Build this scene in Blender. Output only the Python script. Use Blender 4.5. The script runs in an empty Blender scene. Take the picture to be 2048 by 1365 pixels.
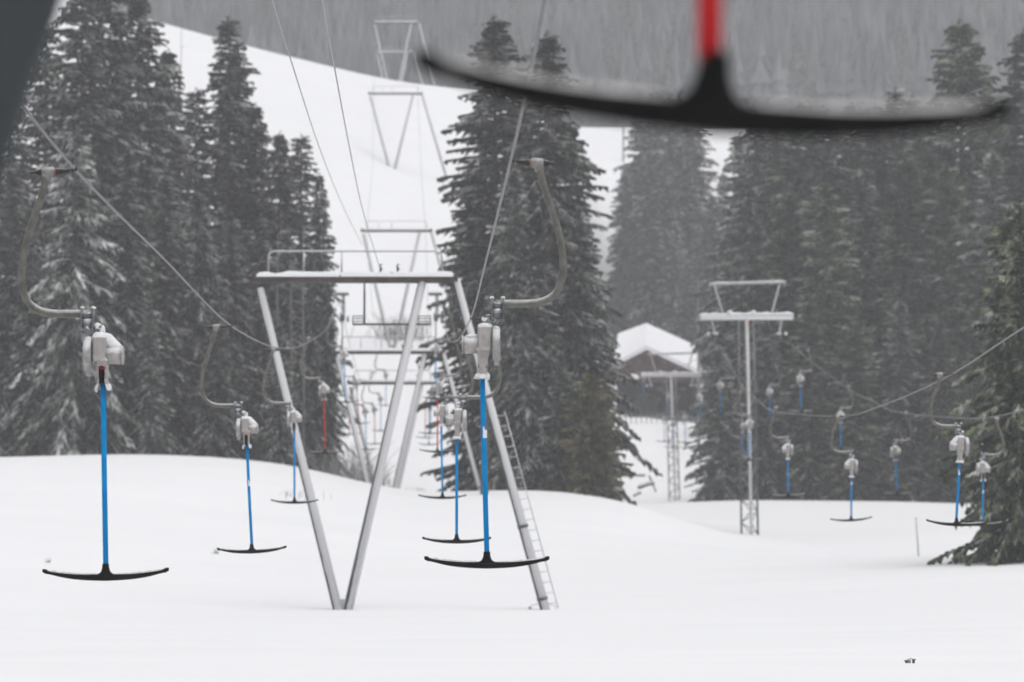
import bpy, math, random
import numpy as np
from mathutils import Vector, Matrix, Euler

# ------------------------------------------------------------------ camera, world, sun
scene = bpy.context.scene
COL = scene.collection
FPX = 5689.0                                   # focal length in pixels of the 2048 px wide photograph
PITCH = math.atan(217.5 / FPX)
cam = bpy.data.cameras.new("camera"); cam_ob = bpy.data.objects.new("camera", cam); COL.objects.link(cam_ob)
cam.lens = 100.0; cam.sensor_width = 36.0
cam.clip_start = 0.2; cam.clip_end = 2500.0
cam.dof.use_dof = True; cam.dof.focus_distance = 33.0; cam.dof.aperture_fstop = 2.0
cam_ob.location = (0, 0, 0); cam_ob.rotation_euler = (math.radians(90) + PITCH, 0, 0)
scene.camera = cam_ob

world = bpy.data.worlds.new("World"); scene.world = world; world.use_nodes = True
wn = world.node_tree.nodes; wl = world.node_tree.links; wn.clear()
sky = wn.new("ShaderNodeTexSky"); sky.sky_type = 'NISHITA'; sky.sun_disc = False
SUN_EL, SUN_AZ = math.radians(74), math.radians(135)
sky.sun_elevation = SUN_EL; sky.sun_rotation = SUN_AZ
sky.air_density = 1.0; sky.dust_density = 3.0
hs = wn.new("ShaderNodeHueSaturation"); hs.inputs['Saturation'].default_value = 0.10
bg = wn.new("ShaderNodeBackground"); bg.inputs['Strength'].default_value = 0.143
wo = wn.new("ShaderNodeOutputWorld")
wl.new(sky.outputs[0], hs.inputs['Color']); wl.new(hs.outputs[0], bg.inputs['Color']); wl.new(bg.outputs[0], wo.inputs['Surface'])

sun = bpy.data.lights.new("sun", 'SUN'); sun.energy = 1.08; sun.angle = math.radians(40); sun.color = (1.0, 0.985, 0.97)
sun_ob = bpy.data.objects.new("sun", sun); COL.objects.link(sun_ob)
sd = Vector((math.sin(SUN_AZ) * math.cos(SUN_EL), math.cos(SUN_AZ) * math.cos(SUN_EL), math.sin(SUN_EL)))
sun_ob.rotation_euler = sd.to_track_quat('Z', 'Y').to_euler(); sun_ob.location = sd * 60

scene.view_settings.view_transform = 'Standard'; scene.view_settings.look = 'None'
scene.view_settings.gamma = 1.0; scene.view_settings.exposure = 0.0
scene.view_settings.use_curve_mapping = False
scene.render.engine = 'CYCLES'
cy = scene.cycles
cy.use_denoising = True; cy.max_bounces = 6; cy.diffuse_bounces = 4; cy.glossy_bounces = 2
cy.transmission_bounces = 2; cy.transparent_max_bounces = 6; cy.volume_bounces = 1
cy.use_adaptive_sampling = True; cy.adaptive_threshold = 0.01
try: cy.denoising_input_passes = 'RGB_ALBEDO_NORMAL'
except Exception: pass

rnd = random.Random(7)

def P(px, py, Y):
    """world point seen at photograph pixel (px, py) at ground distance Y"""
    u = (px - 1024) / FPX; v = (682.5 - py) / FPX
    d = Vector((u, math.cos(PITCH) - v * math.sin(PITCH), math.sin(PITCH) + v * math.cos(PITCH)))
    return d * (Y / d.y)

# ------------------------------------------------------------------ materials
def mat(name, build):
    m = bpy.data.materials.new(name); m.use_nodes = True
    n = m.node_tree.nodes; l = m.node_tree.links; n.clear()
    out = n.new("ShaderNodeOutputMaterial"); b = n.new("ShaderNodeBsdfPrincipled")
    l.new(b.outputs[0], out.inputs['Surface'])
    build(m, n, l, b, out)
    return m

def ramp(n, stops):
    r = n.new("ShaderNodeValToRGB"); e = r.color_ramp.elements
    while len(e) < len(stops): e.new(0.5)
    for i, (p, c) in enumerate(stops):
        e[i].position = p; e[i].color = (*c, 1) if len(c) == 3 else c
    return r

def noise(n, l, scale, detail=3, rough=0.6, vec=None, coord='Object'):
    t = n.new("ShaderNodeTexNoise"); t.inputs['Scale'].default_value = scale
    t.inputs['Detail'].default_value = detail; t.inputs['Roughness'].default_value = rough
    if vec is None:
        tc = n.new("ShaderNodeTexCoord"); vec = tc.outputs[coord]
    l.new(vec, t.inputs['Vector'])
    return t

def surf(name, c1, c2, scale=8.0, rough=0.6, metal=0.0, frost=0.0, frost_col=(0.62, 0.62, 0.64), bump=0.0, spec=0.4, frost_lo=0.35):
    """two-tone mottled surface; frost > 0 lets rime lie on faces that look upwards"""
    def f(m, n, l, b, out):
        t = noise(n, l, scale)
        r = ramp(n, [(0.35, c1), (0.65, c2)]); l.new(t.outputs['Fac'], r.inputs['Fac'])
        colr = r.outputs['Color']
        if frost > 0:
            g = n.new("ShaderNodeNewGeometry"); s = n.new("ShaderNodeSeparateXYZ"); l.new(g.outputs['Normal'], s.inputs[0])
            t2 = noise(n, l, scale * 3, 4, 0.7)
            a = n.new("ShaderNodeMath"); a.operation = 'MULTIPLY_ADD'; a.inputs[1].default_value = 0.9
            l.new(t2.outputs['Fac'], a.inputs[0]); l.new(s.outputs['Z'], a.inputs[2])
            mr = n.new("ShaderNodeMapRange"); mr.inputs['From Min'].default_value = frost_lo + 0.45; mr.inputs['From Max'].default_value = frost_lo + 0.8
            mr.inputs['To Max'].default_value = frost; l.new(a.outputs[0], mr.inputs['Value'])
            mx = n.new("ShaderNodeMix"); mx.data_type = 'RGBA'; l.new(mr.outputs[0], mx.inputs['Factor'])
            l.new(colr, mx.inputs[6]); mx.inputs[7].default_value = (*frost_col, 1); colr = mx.outputs[2]
        l.new(colr, b.inputs['Base Color'])
        b.inputs['Roughness'].default_value = rough; b.inputs['Metallic'].default_value = metal
        b.inputs['Specular IOR Level'].default_value = spec
        if bump > 0:
            t3 = noise(n, l, scale * 5, 4, 0.7); bp = n.new("ShaderNodeBump"); bp.inputs['Strength'].default_value = bump
            bp.inputs['Distance'].default_value = 0.02
            l.new(t3.outputs['Fac'], bp.inputs['Height']); l.new(bp.outputs[0], b.inputs['Normal'])
    return mat(name, f)

def snow_ground(m, n, l, b, out):
    g = n.new("ShaderNodeNewGeometry")
    mp = n.new("ShaderNodeMapping"); mp.inputs['Scale'].default_value = (0.10, 0.35, 0.3); l.new(g.outputs['Position'], mp.inputs['Vector'])
    t = noise(n, l, 1.0, 5, 0.55, mp.outputs[0])
    r = ramp(n, [(0.3, (0.835, 0.835, 0.85)), (0.7, (0.865, 0.865, 0.88))]); l.new(t.outputs['Fac'], r.inputs['Fac'])
    l.new(r.outputs[0], b.inputs['Base Color'])
    b.inputs['Roughness'].default_value = 0.75; b.inputs['Specular IOR Level'].default_value = 0.2
    mp2 = n.new("ShaderNodeMapping"); mp2.inputs['Scale'].default_value = (0.5, 1.1, 1.0); l.new(g.outputs['Position'], mp2.inputs['Vector'])
    t2 = noise(n, l, 0.9, 6, 0.6, mp2.outputs[0])
    bp = n.new("ShaderNodeBump"); bp.inputs['Strength'].default_value = 0.22; bp.inputs['Distance'].default_value = 0.08
    l.new(t2.outputs['Fac'], bp.inputs['Height']); l.new(bp.outputs[0], b.inputs['Normal'])

M = {}
M['snow'] = mat("snow_field", snow_ground)
M['snow_cap'] = surf("lying_snow", (0.76, 0.76, 0.78), (0.86, 0.86, 0.87), 25, 0.8, bump=0.4, spec=0.2)
M['wet_snow'] = surf("icy_snow", (0.50, 0.49, 0.48), (0.68, 0.67, 0.67), 14, 0.6, bump=0.4, spec=0.3)
M['steel'] = surf("galvanised_steel", (0.30, 0.305, 0.315), (0.40, 0.40, 0.415), 3, 0.5, 0.15, frost=0.9, frost_col=(0.66, 0.66, 0.68), frost_lo=0.0)
def rimed(m, n, l, b, out):  # rime on the front and right; the unlit left side is painted dark
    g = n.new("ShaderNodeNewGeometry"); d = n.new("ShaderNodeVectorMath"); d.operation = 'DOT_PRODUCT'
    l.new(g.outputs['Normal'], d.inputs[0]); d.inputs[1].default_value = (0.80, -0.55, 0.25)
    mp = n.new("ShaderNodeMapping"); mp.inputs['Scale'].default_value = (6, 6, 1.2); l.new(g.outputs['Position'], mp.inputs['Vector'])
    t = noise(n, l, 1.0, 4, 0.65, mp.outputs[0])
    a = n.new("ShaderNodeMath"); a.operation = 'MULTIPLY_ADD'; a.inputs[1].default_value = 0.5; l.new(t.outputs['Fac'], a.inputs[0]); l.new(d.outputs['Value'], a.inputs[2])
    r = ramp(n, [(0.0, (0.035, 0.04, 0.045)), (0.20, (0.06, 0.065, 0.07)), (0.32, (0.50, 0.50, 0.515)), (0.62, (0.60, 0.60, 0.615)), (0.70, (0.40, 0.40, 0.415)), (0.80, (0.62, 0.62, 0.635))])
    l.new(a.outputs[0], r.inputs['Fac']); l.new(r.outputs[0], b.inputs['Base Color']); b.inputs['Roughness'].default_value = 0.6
M['leg_rime_shade'] = mat("rime_and_shade_steel_leg", rimed)
M['steel_dark'] = surf("weathered_steel", (0.055, 0.06, 0.065), (0.10, 0.105, 0.11), 5, 0.55, 0.2, frost=0.7, frost_col=(0.5, 0.5, 0.52), frost_lo=0.3)
M['steel_brown'] = surf("rust_primed_steel", (0.045, 0.034, 0.030), (0.09, 0.075, 0.070), 4, 0.6, 0.1)
M['near_steel'] = surf("dark_wet_steel", (0.040, 0.048, 0.053), (0.052, 0.060, 0.065), 2, 0.6, 0.0, spec=0.15)
M['arm'] = surf("olive_weathered_tube", (0.085, 0.085, 0.070), (0.155, 0.155, 0.135), 9, 0.5, 0.15, frost=0.55, frost_col=(0.5, 0.5, 0.5), frost_lo=0.25, bump=0.2)
M['clamp'] = surf("zinc_clamp", (0.10, 0.115, 0.12), (0.24, 0.26, 0.27), 12, 0.4, 0.4, frost=0.8, frost_lo=0.2)
M['jaw'] = surf("dark_rope_jaw", (0.012, 0.010, 0.011), (0.035, 0.028, 0.028), 20, 0.45, 0.1, frost=0.35, frost_lo=0.6)
M['socket'] = surf("worn_grip_casting", (0.16, 0.155, 0.145), (0.28, 0.275, 0.26), 14, 0.5, 0.1, frost=0.3, frost_lo=0.1)
M['rust'] = surf("rusty_collar", (0.16, 0.06, 0.03), (0.28, 0.20, 0.16), 25, 0.7)
M['box'] = surf("beige_plastic_box", (0.31, 0.29, 0.275), (0.42, 0.40, 0.385), 14, 0.55, frost=0.9, frost_col=(0.70, 0.70, 0.715), frost_lo=0.12, bump=0.3)
M['box_clear'] = surf("frosted_cover", (0.27, 0.26, 0.25), (0.40, 0.39, 0.385), 18, 0.45, frost=0.85, frost_col=(0.7, 0.7, 0.72), frost_lo=0.1, bump=0.3)
M['blue'] = surf("blue_plastic_rod", (0.0, 0.20, 0.50), (0.0, 0.25, 0.58), 6, 0.7, spec=0.04)
M['red'] = surf("red_plastic_rod", (0.42, 0.012, 0.016), (0.52, 0.022, 0.024), 6, 0.55, spec=0.12)
M['darkred'] = surf("dark_red_plug", (0.12, 0.004, 0.008), (0.16, 0.008, 0.012), 6, 0.35)
M['rubber'] = surf("black_moulded_rubber", (0.005, 0.005, 0.0055), (0.010, 0.0095, 0.010), 12, 0.75, spec=0.12, bump=0.25)
M['rope'] = surf("steel_wire_rope", (0.11, 0.11, 0.115), (0.21, 0.21, 0.22), 60, 0.5, 0.3, frost=0.8, frost_col=(0.42, 0.42, 0.43), frost_lo=0.4)
M['thinrope'] = surf("thin_cable", (0.26, 0.26, 0.27), (0.34, 0.34, 0.35), 60, 0.5, 0.2)
M['bark'] = surf("grey_bark", (0.05, 0.047, 0.045), (0.12, 0.115, 0.11), 6, 0.9)
M['pale_bark'] = surf("pale_frosted_bark", (0.16, 0.155, 0.155), (0.27, 0.265, 0.265), 5, 0.9)
M['twig'] = surf("dark_twig", (0.05, 0.045, 0.03), (0.10, 0.09, 0.06), 10, 0.9)
M['brush'] = surf("frosted_brushwood", (0.16, 0.155, 0.15), (0.36, 0.355, 0.35), 4, 0.9)
M['wood_brown'] = surf("brown_stained_boards", (0.045, 0.020, 0.014), (0.10, 0.036, 0.024), 2.5, 0.7)
M['shade_in'] = surf("shaded_shed_interior", (0.006, 0.006, 0.007), (0.016, 0.015, 0.016), 2, 0.8)  # near-black colour carries the shade inside the hut
M['stake'] = surf("pale_stake", (0.5, 0.5, 0.45), (0.62, 0.62, 0.58), 10, 0.7)
M['white'] = surf("white_sticker", (0.72, 0.74, 0.76), (0.8, 0.8, 0.82), 10, 0.5)
M['orange'] = surf("orange_marker", (0.45, 0.08, 0.02), (0.5, 0.1, 0.03), 10, 0.5)

def needles(name, a, b_, c_, sc=1.5):
    def f(m, n, l, b, out):
        oi = n.new("ShaderNodeObjectInfo")
        t = noise(n, l, sc, 3, 0.6)
        r = ramp(n, [(0.40, a), (0.51, b_), (0.63, c_)]); l.new(t.outputs['Fac'], r.inputs['Fac'])
        h = n.new("ShaderNodeHueSaturation"); mr = n.new("ShaderNodeMapRange")
        l.new(oi.outputs['Random'], mr.inputs['Value']); mr.inputs['To Min'].default_value = 0.65; mr.inputs['To Max'].default_value = 1.4
        l.new(mr.outputs[0], h.inputs['Value']); l.new(r.outputs[0], h.inputs['Color'])
        l.new(h.outputs[0], b.inputs['Base Color'])
        b.inputs['Roughness'].default_value = 0.9; b.inputs['Specular IOR Level'].default_value = 0.1
    return mat(name, f)
M['needle'] = needles("dark_spruce_needles", (0.014, 0.017, 0.015), (0.042, 0.046, 0.038), (0.115, 0.118, 0.10))
M['needle_green'] = needles("green_spruce_needles", (0.014, 0.020, 0.010), (0.055, 0.068, 0.036), (0.17, 0.19, 0.115))
M['needle_yellow'] = needles("yellowing_needles", (0.028, 0.030, 0.014), (0.07, 0.066, 0.034), (0.15, 0.125, 0.07))
M['frost'] = needles("rimed_needles", (0.09, 0.093, 0.085), (0.24, 0.243, 0.232), (0.44, 0.442, 0.432))
M['needle_far'] = needles("far_hazed_needles", (0.055, 0.062, 0.06), (0.10, 0.105, 0.105), (0.16, 0.162, 0.17), .045)  # distance haze put into the needle colour, lighter than plain needles
M['frost_green'] = needles("grey_green_rimed_needles", (0.055, 0.066, 0.040), (0.19, 0.205, 0.15), (0.40, 0.42, 0.34))
M['frost_light'] = needles("snowy_needles", (0.32, 0.32, 0.32), (0.48, 0.48, 0.485), (0.62, 0.62, 0.63))

# ------------------------------------------------------------------ mesh helpers
TINY = {'twigs', 'snow_lump', 'bracing', 'ladder_rail', 'basket', 'crown'}
class MB:
    def __init__(s): s.v = []; s.f = []; s.m = []; s.smooth = []
    def face(s, idx, mi=0, sm=False): s.f.append(idx); s.m.append(mi); s.smooth.append(sm)
    def box(s, x0, x1, y0, y1, z0, z1, mi=0, mtx=None):
        b = len(s.v)
        pts = [(x0,y0,z0),(x1,y0,z0),(x1,y1,z0),(x0,y1,z0),(x0,y0,z1),(x1,y0,z1),(x1,y1,z1),(x0,y1,z1)]
        s.v += [tuple(mtx @ Vector(p)) if mtx else p for p in pts]
        for q in ((0,3,2,1),(4,5,6,7),(0,1,5,4),(1,2,6,5),(2,3,7,6),(3,0,4,7)): s.face([b+i for i in q], mi)
    def beam(s, a, b, w, h, mi=0):
        a = Vector(a); b = Vector(b); d = b - a; L = d.length
        up = Vector((0,0,1)) if abs(d.normalized().z) < 0.95 else Vector((0,1,0))
        x = d.normalized(); y = up.cross(x).normalized(); z = x.cross(y)
        m = Matrix(((x.x,y.x,z.x,a.x),(x.y,y.y,z.y,a.y),(x.z,y.z,z.z,a.z),(0,0,0,1)))
        s.box(0, L, -w/2, w/2, -h/2, h/2, mi, m)
    def tube(s, pts, rad, seg=10, mi=0, cap=True, sx=1.0):
        pts = [Vector(p) for p in pts]; n = len(pts)
        if not hasattr(rad, '__len__'): rad = [rad] * n
        b = len(s.v); prev = None
        for i, p in enumerate(pts):
            t = (pts[min(i+1,n-1)] - pts[max(i-1,0)]).normalized()
            if prev is None:
                u = Vector((0,1,0)) if abs(t.y) < 0.9 else Vector((1,0,0))
                u = (u - t * u.dot(t)).normalized()
            else:
                u = (prev - t * prev.dot(t)).normalized()
            prev = u; w = t.cross(u)
            for k in range(seg):
                a = 2*math.pi*k/seg
                s.v.append(tuple(p + (u*math.cos(a)*sx + w*math.sin(a)) * rad[i]))
        for i in range(n-1):
            for k in range(seg):
                k2 = (k+1) % seg
                s.face([b+i*seg+k, b+i*seg+k2, b+(i+1)*seg+k2, b+(i+1)*seg+k], mi, True)
        if cap:
            s.face([b+k for k in range(seg)][::-1], mi); s.face([b+(n-1)*seg+k for k in range(seg)], mi)
    def lumps(s, c, rx, ry, rz, seed=0, mi=0, amp=0.2, nu=10, nv=7):
        r = random.Random(seed); b = len(s.v)
        ph = [r.uniform(0, 6.28) for _ in range(6)]
        s.v.append((c[0], c[1], c[2]-rz))
        for i in range(1, nv):
            th = math.pi*i/nv
            for k in range(nu):
                a = 2*math.pi*k/nu
                q = 1 + amp*math.sin(2*a+ph[0]+th*2)*math.sin(3*th+ph[1]) + amp*0.6*math.sin(3*a+ph[2])
                s.v.append((c[0]+rx*q*math.sin(th)*math.cos(a), c[1]+ry*q*math.sin(th)*math.sin(a), c[2]-rz*q*math.cos(th)))
        s.v.append((c[0], c[1], c[2]+rz)); top = len(s.v)-1
        for k in range(nu):
            k2 = (k+1) % nu
            s.face([b, b+1+k2, b+1+k], mi, True)
            for i in range(nv-2):
                s.face([b+1+i*nu+k, b+1+i*nu+k2, b+1+(i+1)*nu+k2, b+1+(i+1)*nu+k], mi, True)
            s.face([top, b+1+(nv-2)*nu+k, b+1+(nv-2)*nu+k2], mi, True)
    def mesh(s, name, mats):
        me = bpy.data.meshes.new(name); me.from_pydata(s.v, [], s.f)
        for m_ in (mats if isinstance(mats, (list, tuple)) else [mats]): me.materials.append(m_)
        me.polygons.foreach_set("material_index", s.m); me.polygons.foreach_set("use_smooth", s.smooth)
        me.update(); return me

def link(name, me, parent=None, loc=None):
    o = bpy.data.objects.new(name, me); COL.objects.link(o)
    if parent is not None and name in TINY: o['kind'] = 'stuff'
    if parent is not None: o.parent = parent
    if loc is not None: o.location = loc
    return o
def tag(o, label, cat=None, group=None, kind=None):
    if label: o['label'] = label
    if cat: o['category'] = cat
    if group: o['group'] = group
    if kind: o['kind'] = kind
    return o
def thing(name, label, cat, loc=(0,0,0), rz=0.0, group=None):
    o = bpy.data.objects.new(name, None); COL.objects.link(o); o.location = loc; o.rotation_euler = (0,0,rz)
    o.empty_display_size = 0.2
    return tag(o, label, cat, group)

def pchip(xs, ys, xq):
    """monotone cubic interpolation; ys may be (n, k)"""
    xs = np.asarray(xs, float); ys = np.asarray(ys, float); xq = np.asarray(xq, float)
    one = ys.ndim == 1
    if one: ys = ys[:, None]
    h = np.diff(xs)[:, None]; d = np.diff(ys, axis=0) / h
    m = np.zeros_like(ys)
    a, b_ = d[:-1], d[1:]; w1 = 2*h[1:] + h[:-1]; w2 = h[1:] + 2*h[:-1]
    same = (a * b_) > 0
    with np.errstate(divide='ignore', invalid='ignore'):
        mm = (w1 + w2) / (w1 / a + w2 / b_)
    m[1:-1] = np.where(same, mm, 0); m[0] = d[0]; m[-1] = d[-1]
    i = np.clip(np.searchsorted(xs, xq) - 1, 0, len(xs) - 2)
    t = ((xq - xs[i]) / (xs[i+1] - xs[i]))[:, None]; hh = h[i]
    r = ((2*t**3-3*t**2+1)*ys[i] + (t**3-2*t**2+t)*hh*m[i] + (-2*t**3+3*t**2)*ys[i+1] + (t**3-t**2)*hh*m[i+1])
    return r[:, 0] if one else r

# ------------------------------------------------------------------ terrain
XC = [-30, -16, -10, -7, -4, -1, 3, 6, 10, 14, 20, 30]
ROWS = [
 (-25, [-1.5]*12), (0, [-1.7]*12), (31, [-2.53]*12),
 (60, [-3.6,-3.7,-3.75,-3.78,-3.78,-3.78,-3.78,-3.75,-3.7,-3.5,-3.35,-3.2]),
 (78, [-4.1,-4.25,-4.4,-4.45,-4.45,-4.45,-4.45,-4.4,-4.2,-3.75,-3.4,-3.2]),
 (88, [-3.4,-3.5,-3.8,-4.0,-4.2,-4.25,-4.3,-4.3,-4.1,-3.6,-3.4,-3.3]),
 (105,[-1.6,-1.7,-2.3,-2.8,-3.3,-3.4,-3.5,-3.8,-4.1,-4.0,-3.6,-3.4]),
 (118,[-.6,-.55,-1.0,-1.7,-2.4,-2.3,-2.3,-3.0,-4.1,-4.2,-3.8,-3.6]),
 (128,[-.5,-.2,-.6,-1.45,-1.98,-1.8,-1.85,-2.5,-4.0,-4.25,-3.8,-3.6]),
 (140,[-.9,-.9,-1.3,-2.6,-3.3,-3.2,-2.9,-3.0,-4.1,-4.3,-3.8,-3.6]),
 (160,[-.5,-.5,-1.3,-2.9,-3.6,-3.6,-3.3,-3.05,-2.98,-2.8,-2.9,-3.1]),
 (172,[0,0,-1,-2.6,-3.4,-3.4,-3.6,-3.8,-3.8,-3.6,-3.6,-3.6]),
 (185,[1,1,0,-1,-1.2,-1.5,-2.5,-4.2,-4.6,-4.4,-4,-3.6]),
 (203,[8,8,7,7,6.5,6,2,-3.5,-4.6,-4.4,-3,-2]),
 (225,[14,14,12,12,12,11,6,-1,-4.1,-3.5,-1,0]),
 (238,[19,18,16.5,16.5,15.5,14.5,8,3,.8,1.2,2,3]),
 (250,[24,23,20.8,20.5,19.5,18.5,11,5,2.7,2.7,3.2,4]),
 (266,[30,28,26,25.7,25,24,16,7,4,3.6,5,6]),
 (280,[37,35,31,30.5,30,29,20,10,6,5,7,10]),
 (300,[43.2,39.7,38.6,38.3,38.1,37.9,33,24,12,8,12,20]),
 (330,[44,39.8,38.6,38.6,38.6,38.6,38,37,33,32,34,35]),
 (369,[44,43.6,43.6,43.6,43.6,43.6,43,42,42,42,42,42]),
 (420,[46]*12), (470,[50]*12), (560,[79]*12), (700,[125]*12), (900,[165]*12)]
def axis_samples():
    a = list(np.arange(-20, 100, 1.6)) + list(np.arange(100, 175, 0.9)) + list(np.arange(175, 340, 2.2)) + list(np.arange(340, 901, 8))
    return np.array(a)
GY = axis_samples()
_w = 45 * (230/45) ** np.linspace(0, 1, 24)[1:]
GX = np.concatenate([-_w[::-1], np.linspace(-45, 45, 131), _w])
tab = np.array([r[1] for r in ROWS], float); yk = np.array([r[0] for r in ROWS], float)
tabx = np.stack([pchip(XC, row, np.clip(GX, -30, 30)) for row in tab])
side = np.clip((-30 - GX) / 200, 0, 1)[None, :]
far = np.clip((yk - 180) / 120, 0, 1)[:, None] * np.clip((480 - yk) / 120, 0, 1)[:, None]
tabx = tabx + side * 55 * far
Z = pchip(yk, tabx, GY)
def smooth_x(y0, y1, n):
    """even out the table's column kinks between two distances, with soft ends"""
    global Z
    w = np.clip(np.minimum((GY-y0)/8, (y1-GY)/8), 0, 1)[:, None] * (np.abs(GX) < 45)[None, :]
    S_ = Z.copy()
    for _ in range(n): S_[:, 1:-1] = (S_[:, :-2] + 2*S_[:, 1:-1] + S_[:, 2:]) / 4
    Z = Z*(1-w) + S_*w
smooth_x(30, 116, 90); smooth_x(108, 170, 12)
w = (GY < 104)[:, None] * np.ones(len(GX))[None, :]; S_ = Z.copy()
for _ in range(12): S_[1:-1] = (S_[:-2] + 2*S_[1:-1] + S_[2:]) / 4
Z = Z*(1-w) + S_*w
for _ in range(2):
    Z[:, 1:-1] = (Z[:, :-2] + 2*Z[:, 1:-1] + Z[:, 2:]) / 4
XX, YY = np.meshgrid(GX, GY)
und = 0.025*np.sin(XX*0.45+YY*0.16) * np.sin(YY*0.21+1.3) + 0.015*np.sin(XX*0.7-YY*0.25+2)
Z = Z + und * np.clip((YY-15)/30, 0.2, 1) * np.where((YY > 112) & (YY < 170), 0.8, 1.0)
Z += 0.5*np.sin(XX*0.35+YY*0.12)*np.sin(YY*0.19-XX*.1) * np.clip((YY-190)/40, 0, 1)*np.clip((300-YY)/30,0,1)
def ground(x, y):
    i = int(np.clip(np.searchsorted(GX, x) - 1, 0, len(GX)-2)); j = int(np.clip(np.searchsorted(GY, y) - 1, 0, len(GY)-2))
    a = (x-GX[i])/(GX[i+1]-GX[i]); b = (y-GY[j])/(GY[j+1]-GY[j])
    return float((Z[j,i]*(1-a)+Z[j,i+1]*a)*(1-b) + (Z[j+1,i]*(1-a)+Z[j+1,i+1]*a)*b)
nx, ny = len(GX), len(GY)
ii = np.arange((ny-1)*(nx-1)); r_, c_ = ii//(nx-1), ii%(nx-1)
quads = np.stack([r_*nx+c_, r_*nx+c_+1, (r_+1)*nx+c_+1, (r_+1)*nx+c_], 1)
me = bpy.data.meshes.new("snow_ground")
me.from_pydata(np.stack([XX.ravel(), YY.ravel(), Z.ravel()], 1).tolist(), [], quads.tolist())
me.materials.append(M['snow']); me.polygons.foreach_set("use_smooth", [True]*len(quads)); me.update()
tag(link("snow_ground", me), "snow covered slopes and hollow", kind='structure')

# ------------------------------------------------------------------ haze
hb = MB(); hb.box(-228, 228, -19, 895, -9, 205)
def hz(m, n, l, b, out):
    n.remove(b); v = n.new("ShaderNodeVolumePrincipled")
    v.inputs['Color'].default_value = (0.93, 0.94, 0.97, 1); v.inputs['Density'].default_value = HAZE
    v.inputs['Anisotropy'].default_value = 0.0
    l.new(v.outputs[0], out.inputs['Volume'])
HAZE = 0.00080
hm = mat("falling_snow_haze", hz)
tag(link("haze", hb.mesh("haze", hm)), "pale snowfall haze", kind='stuff')

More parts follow.
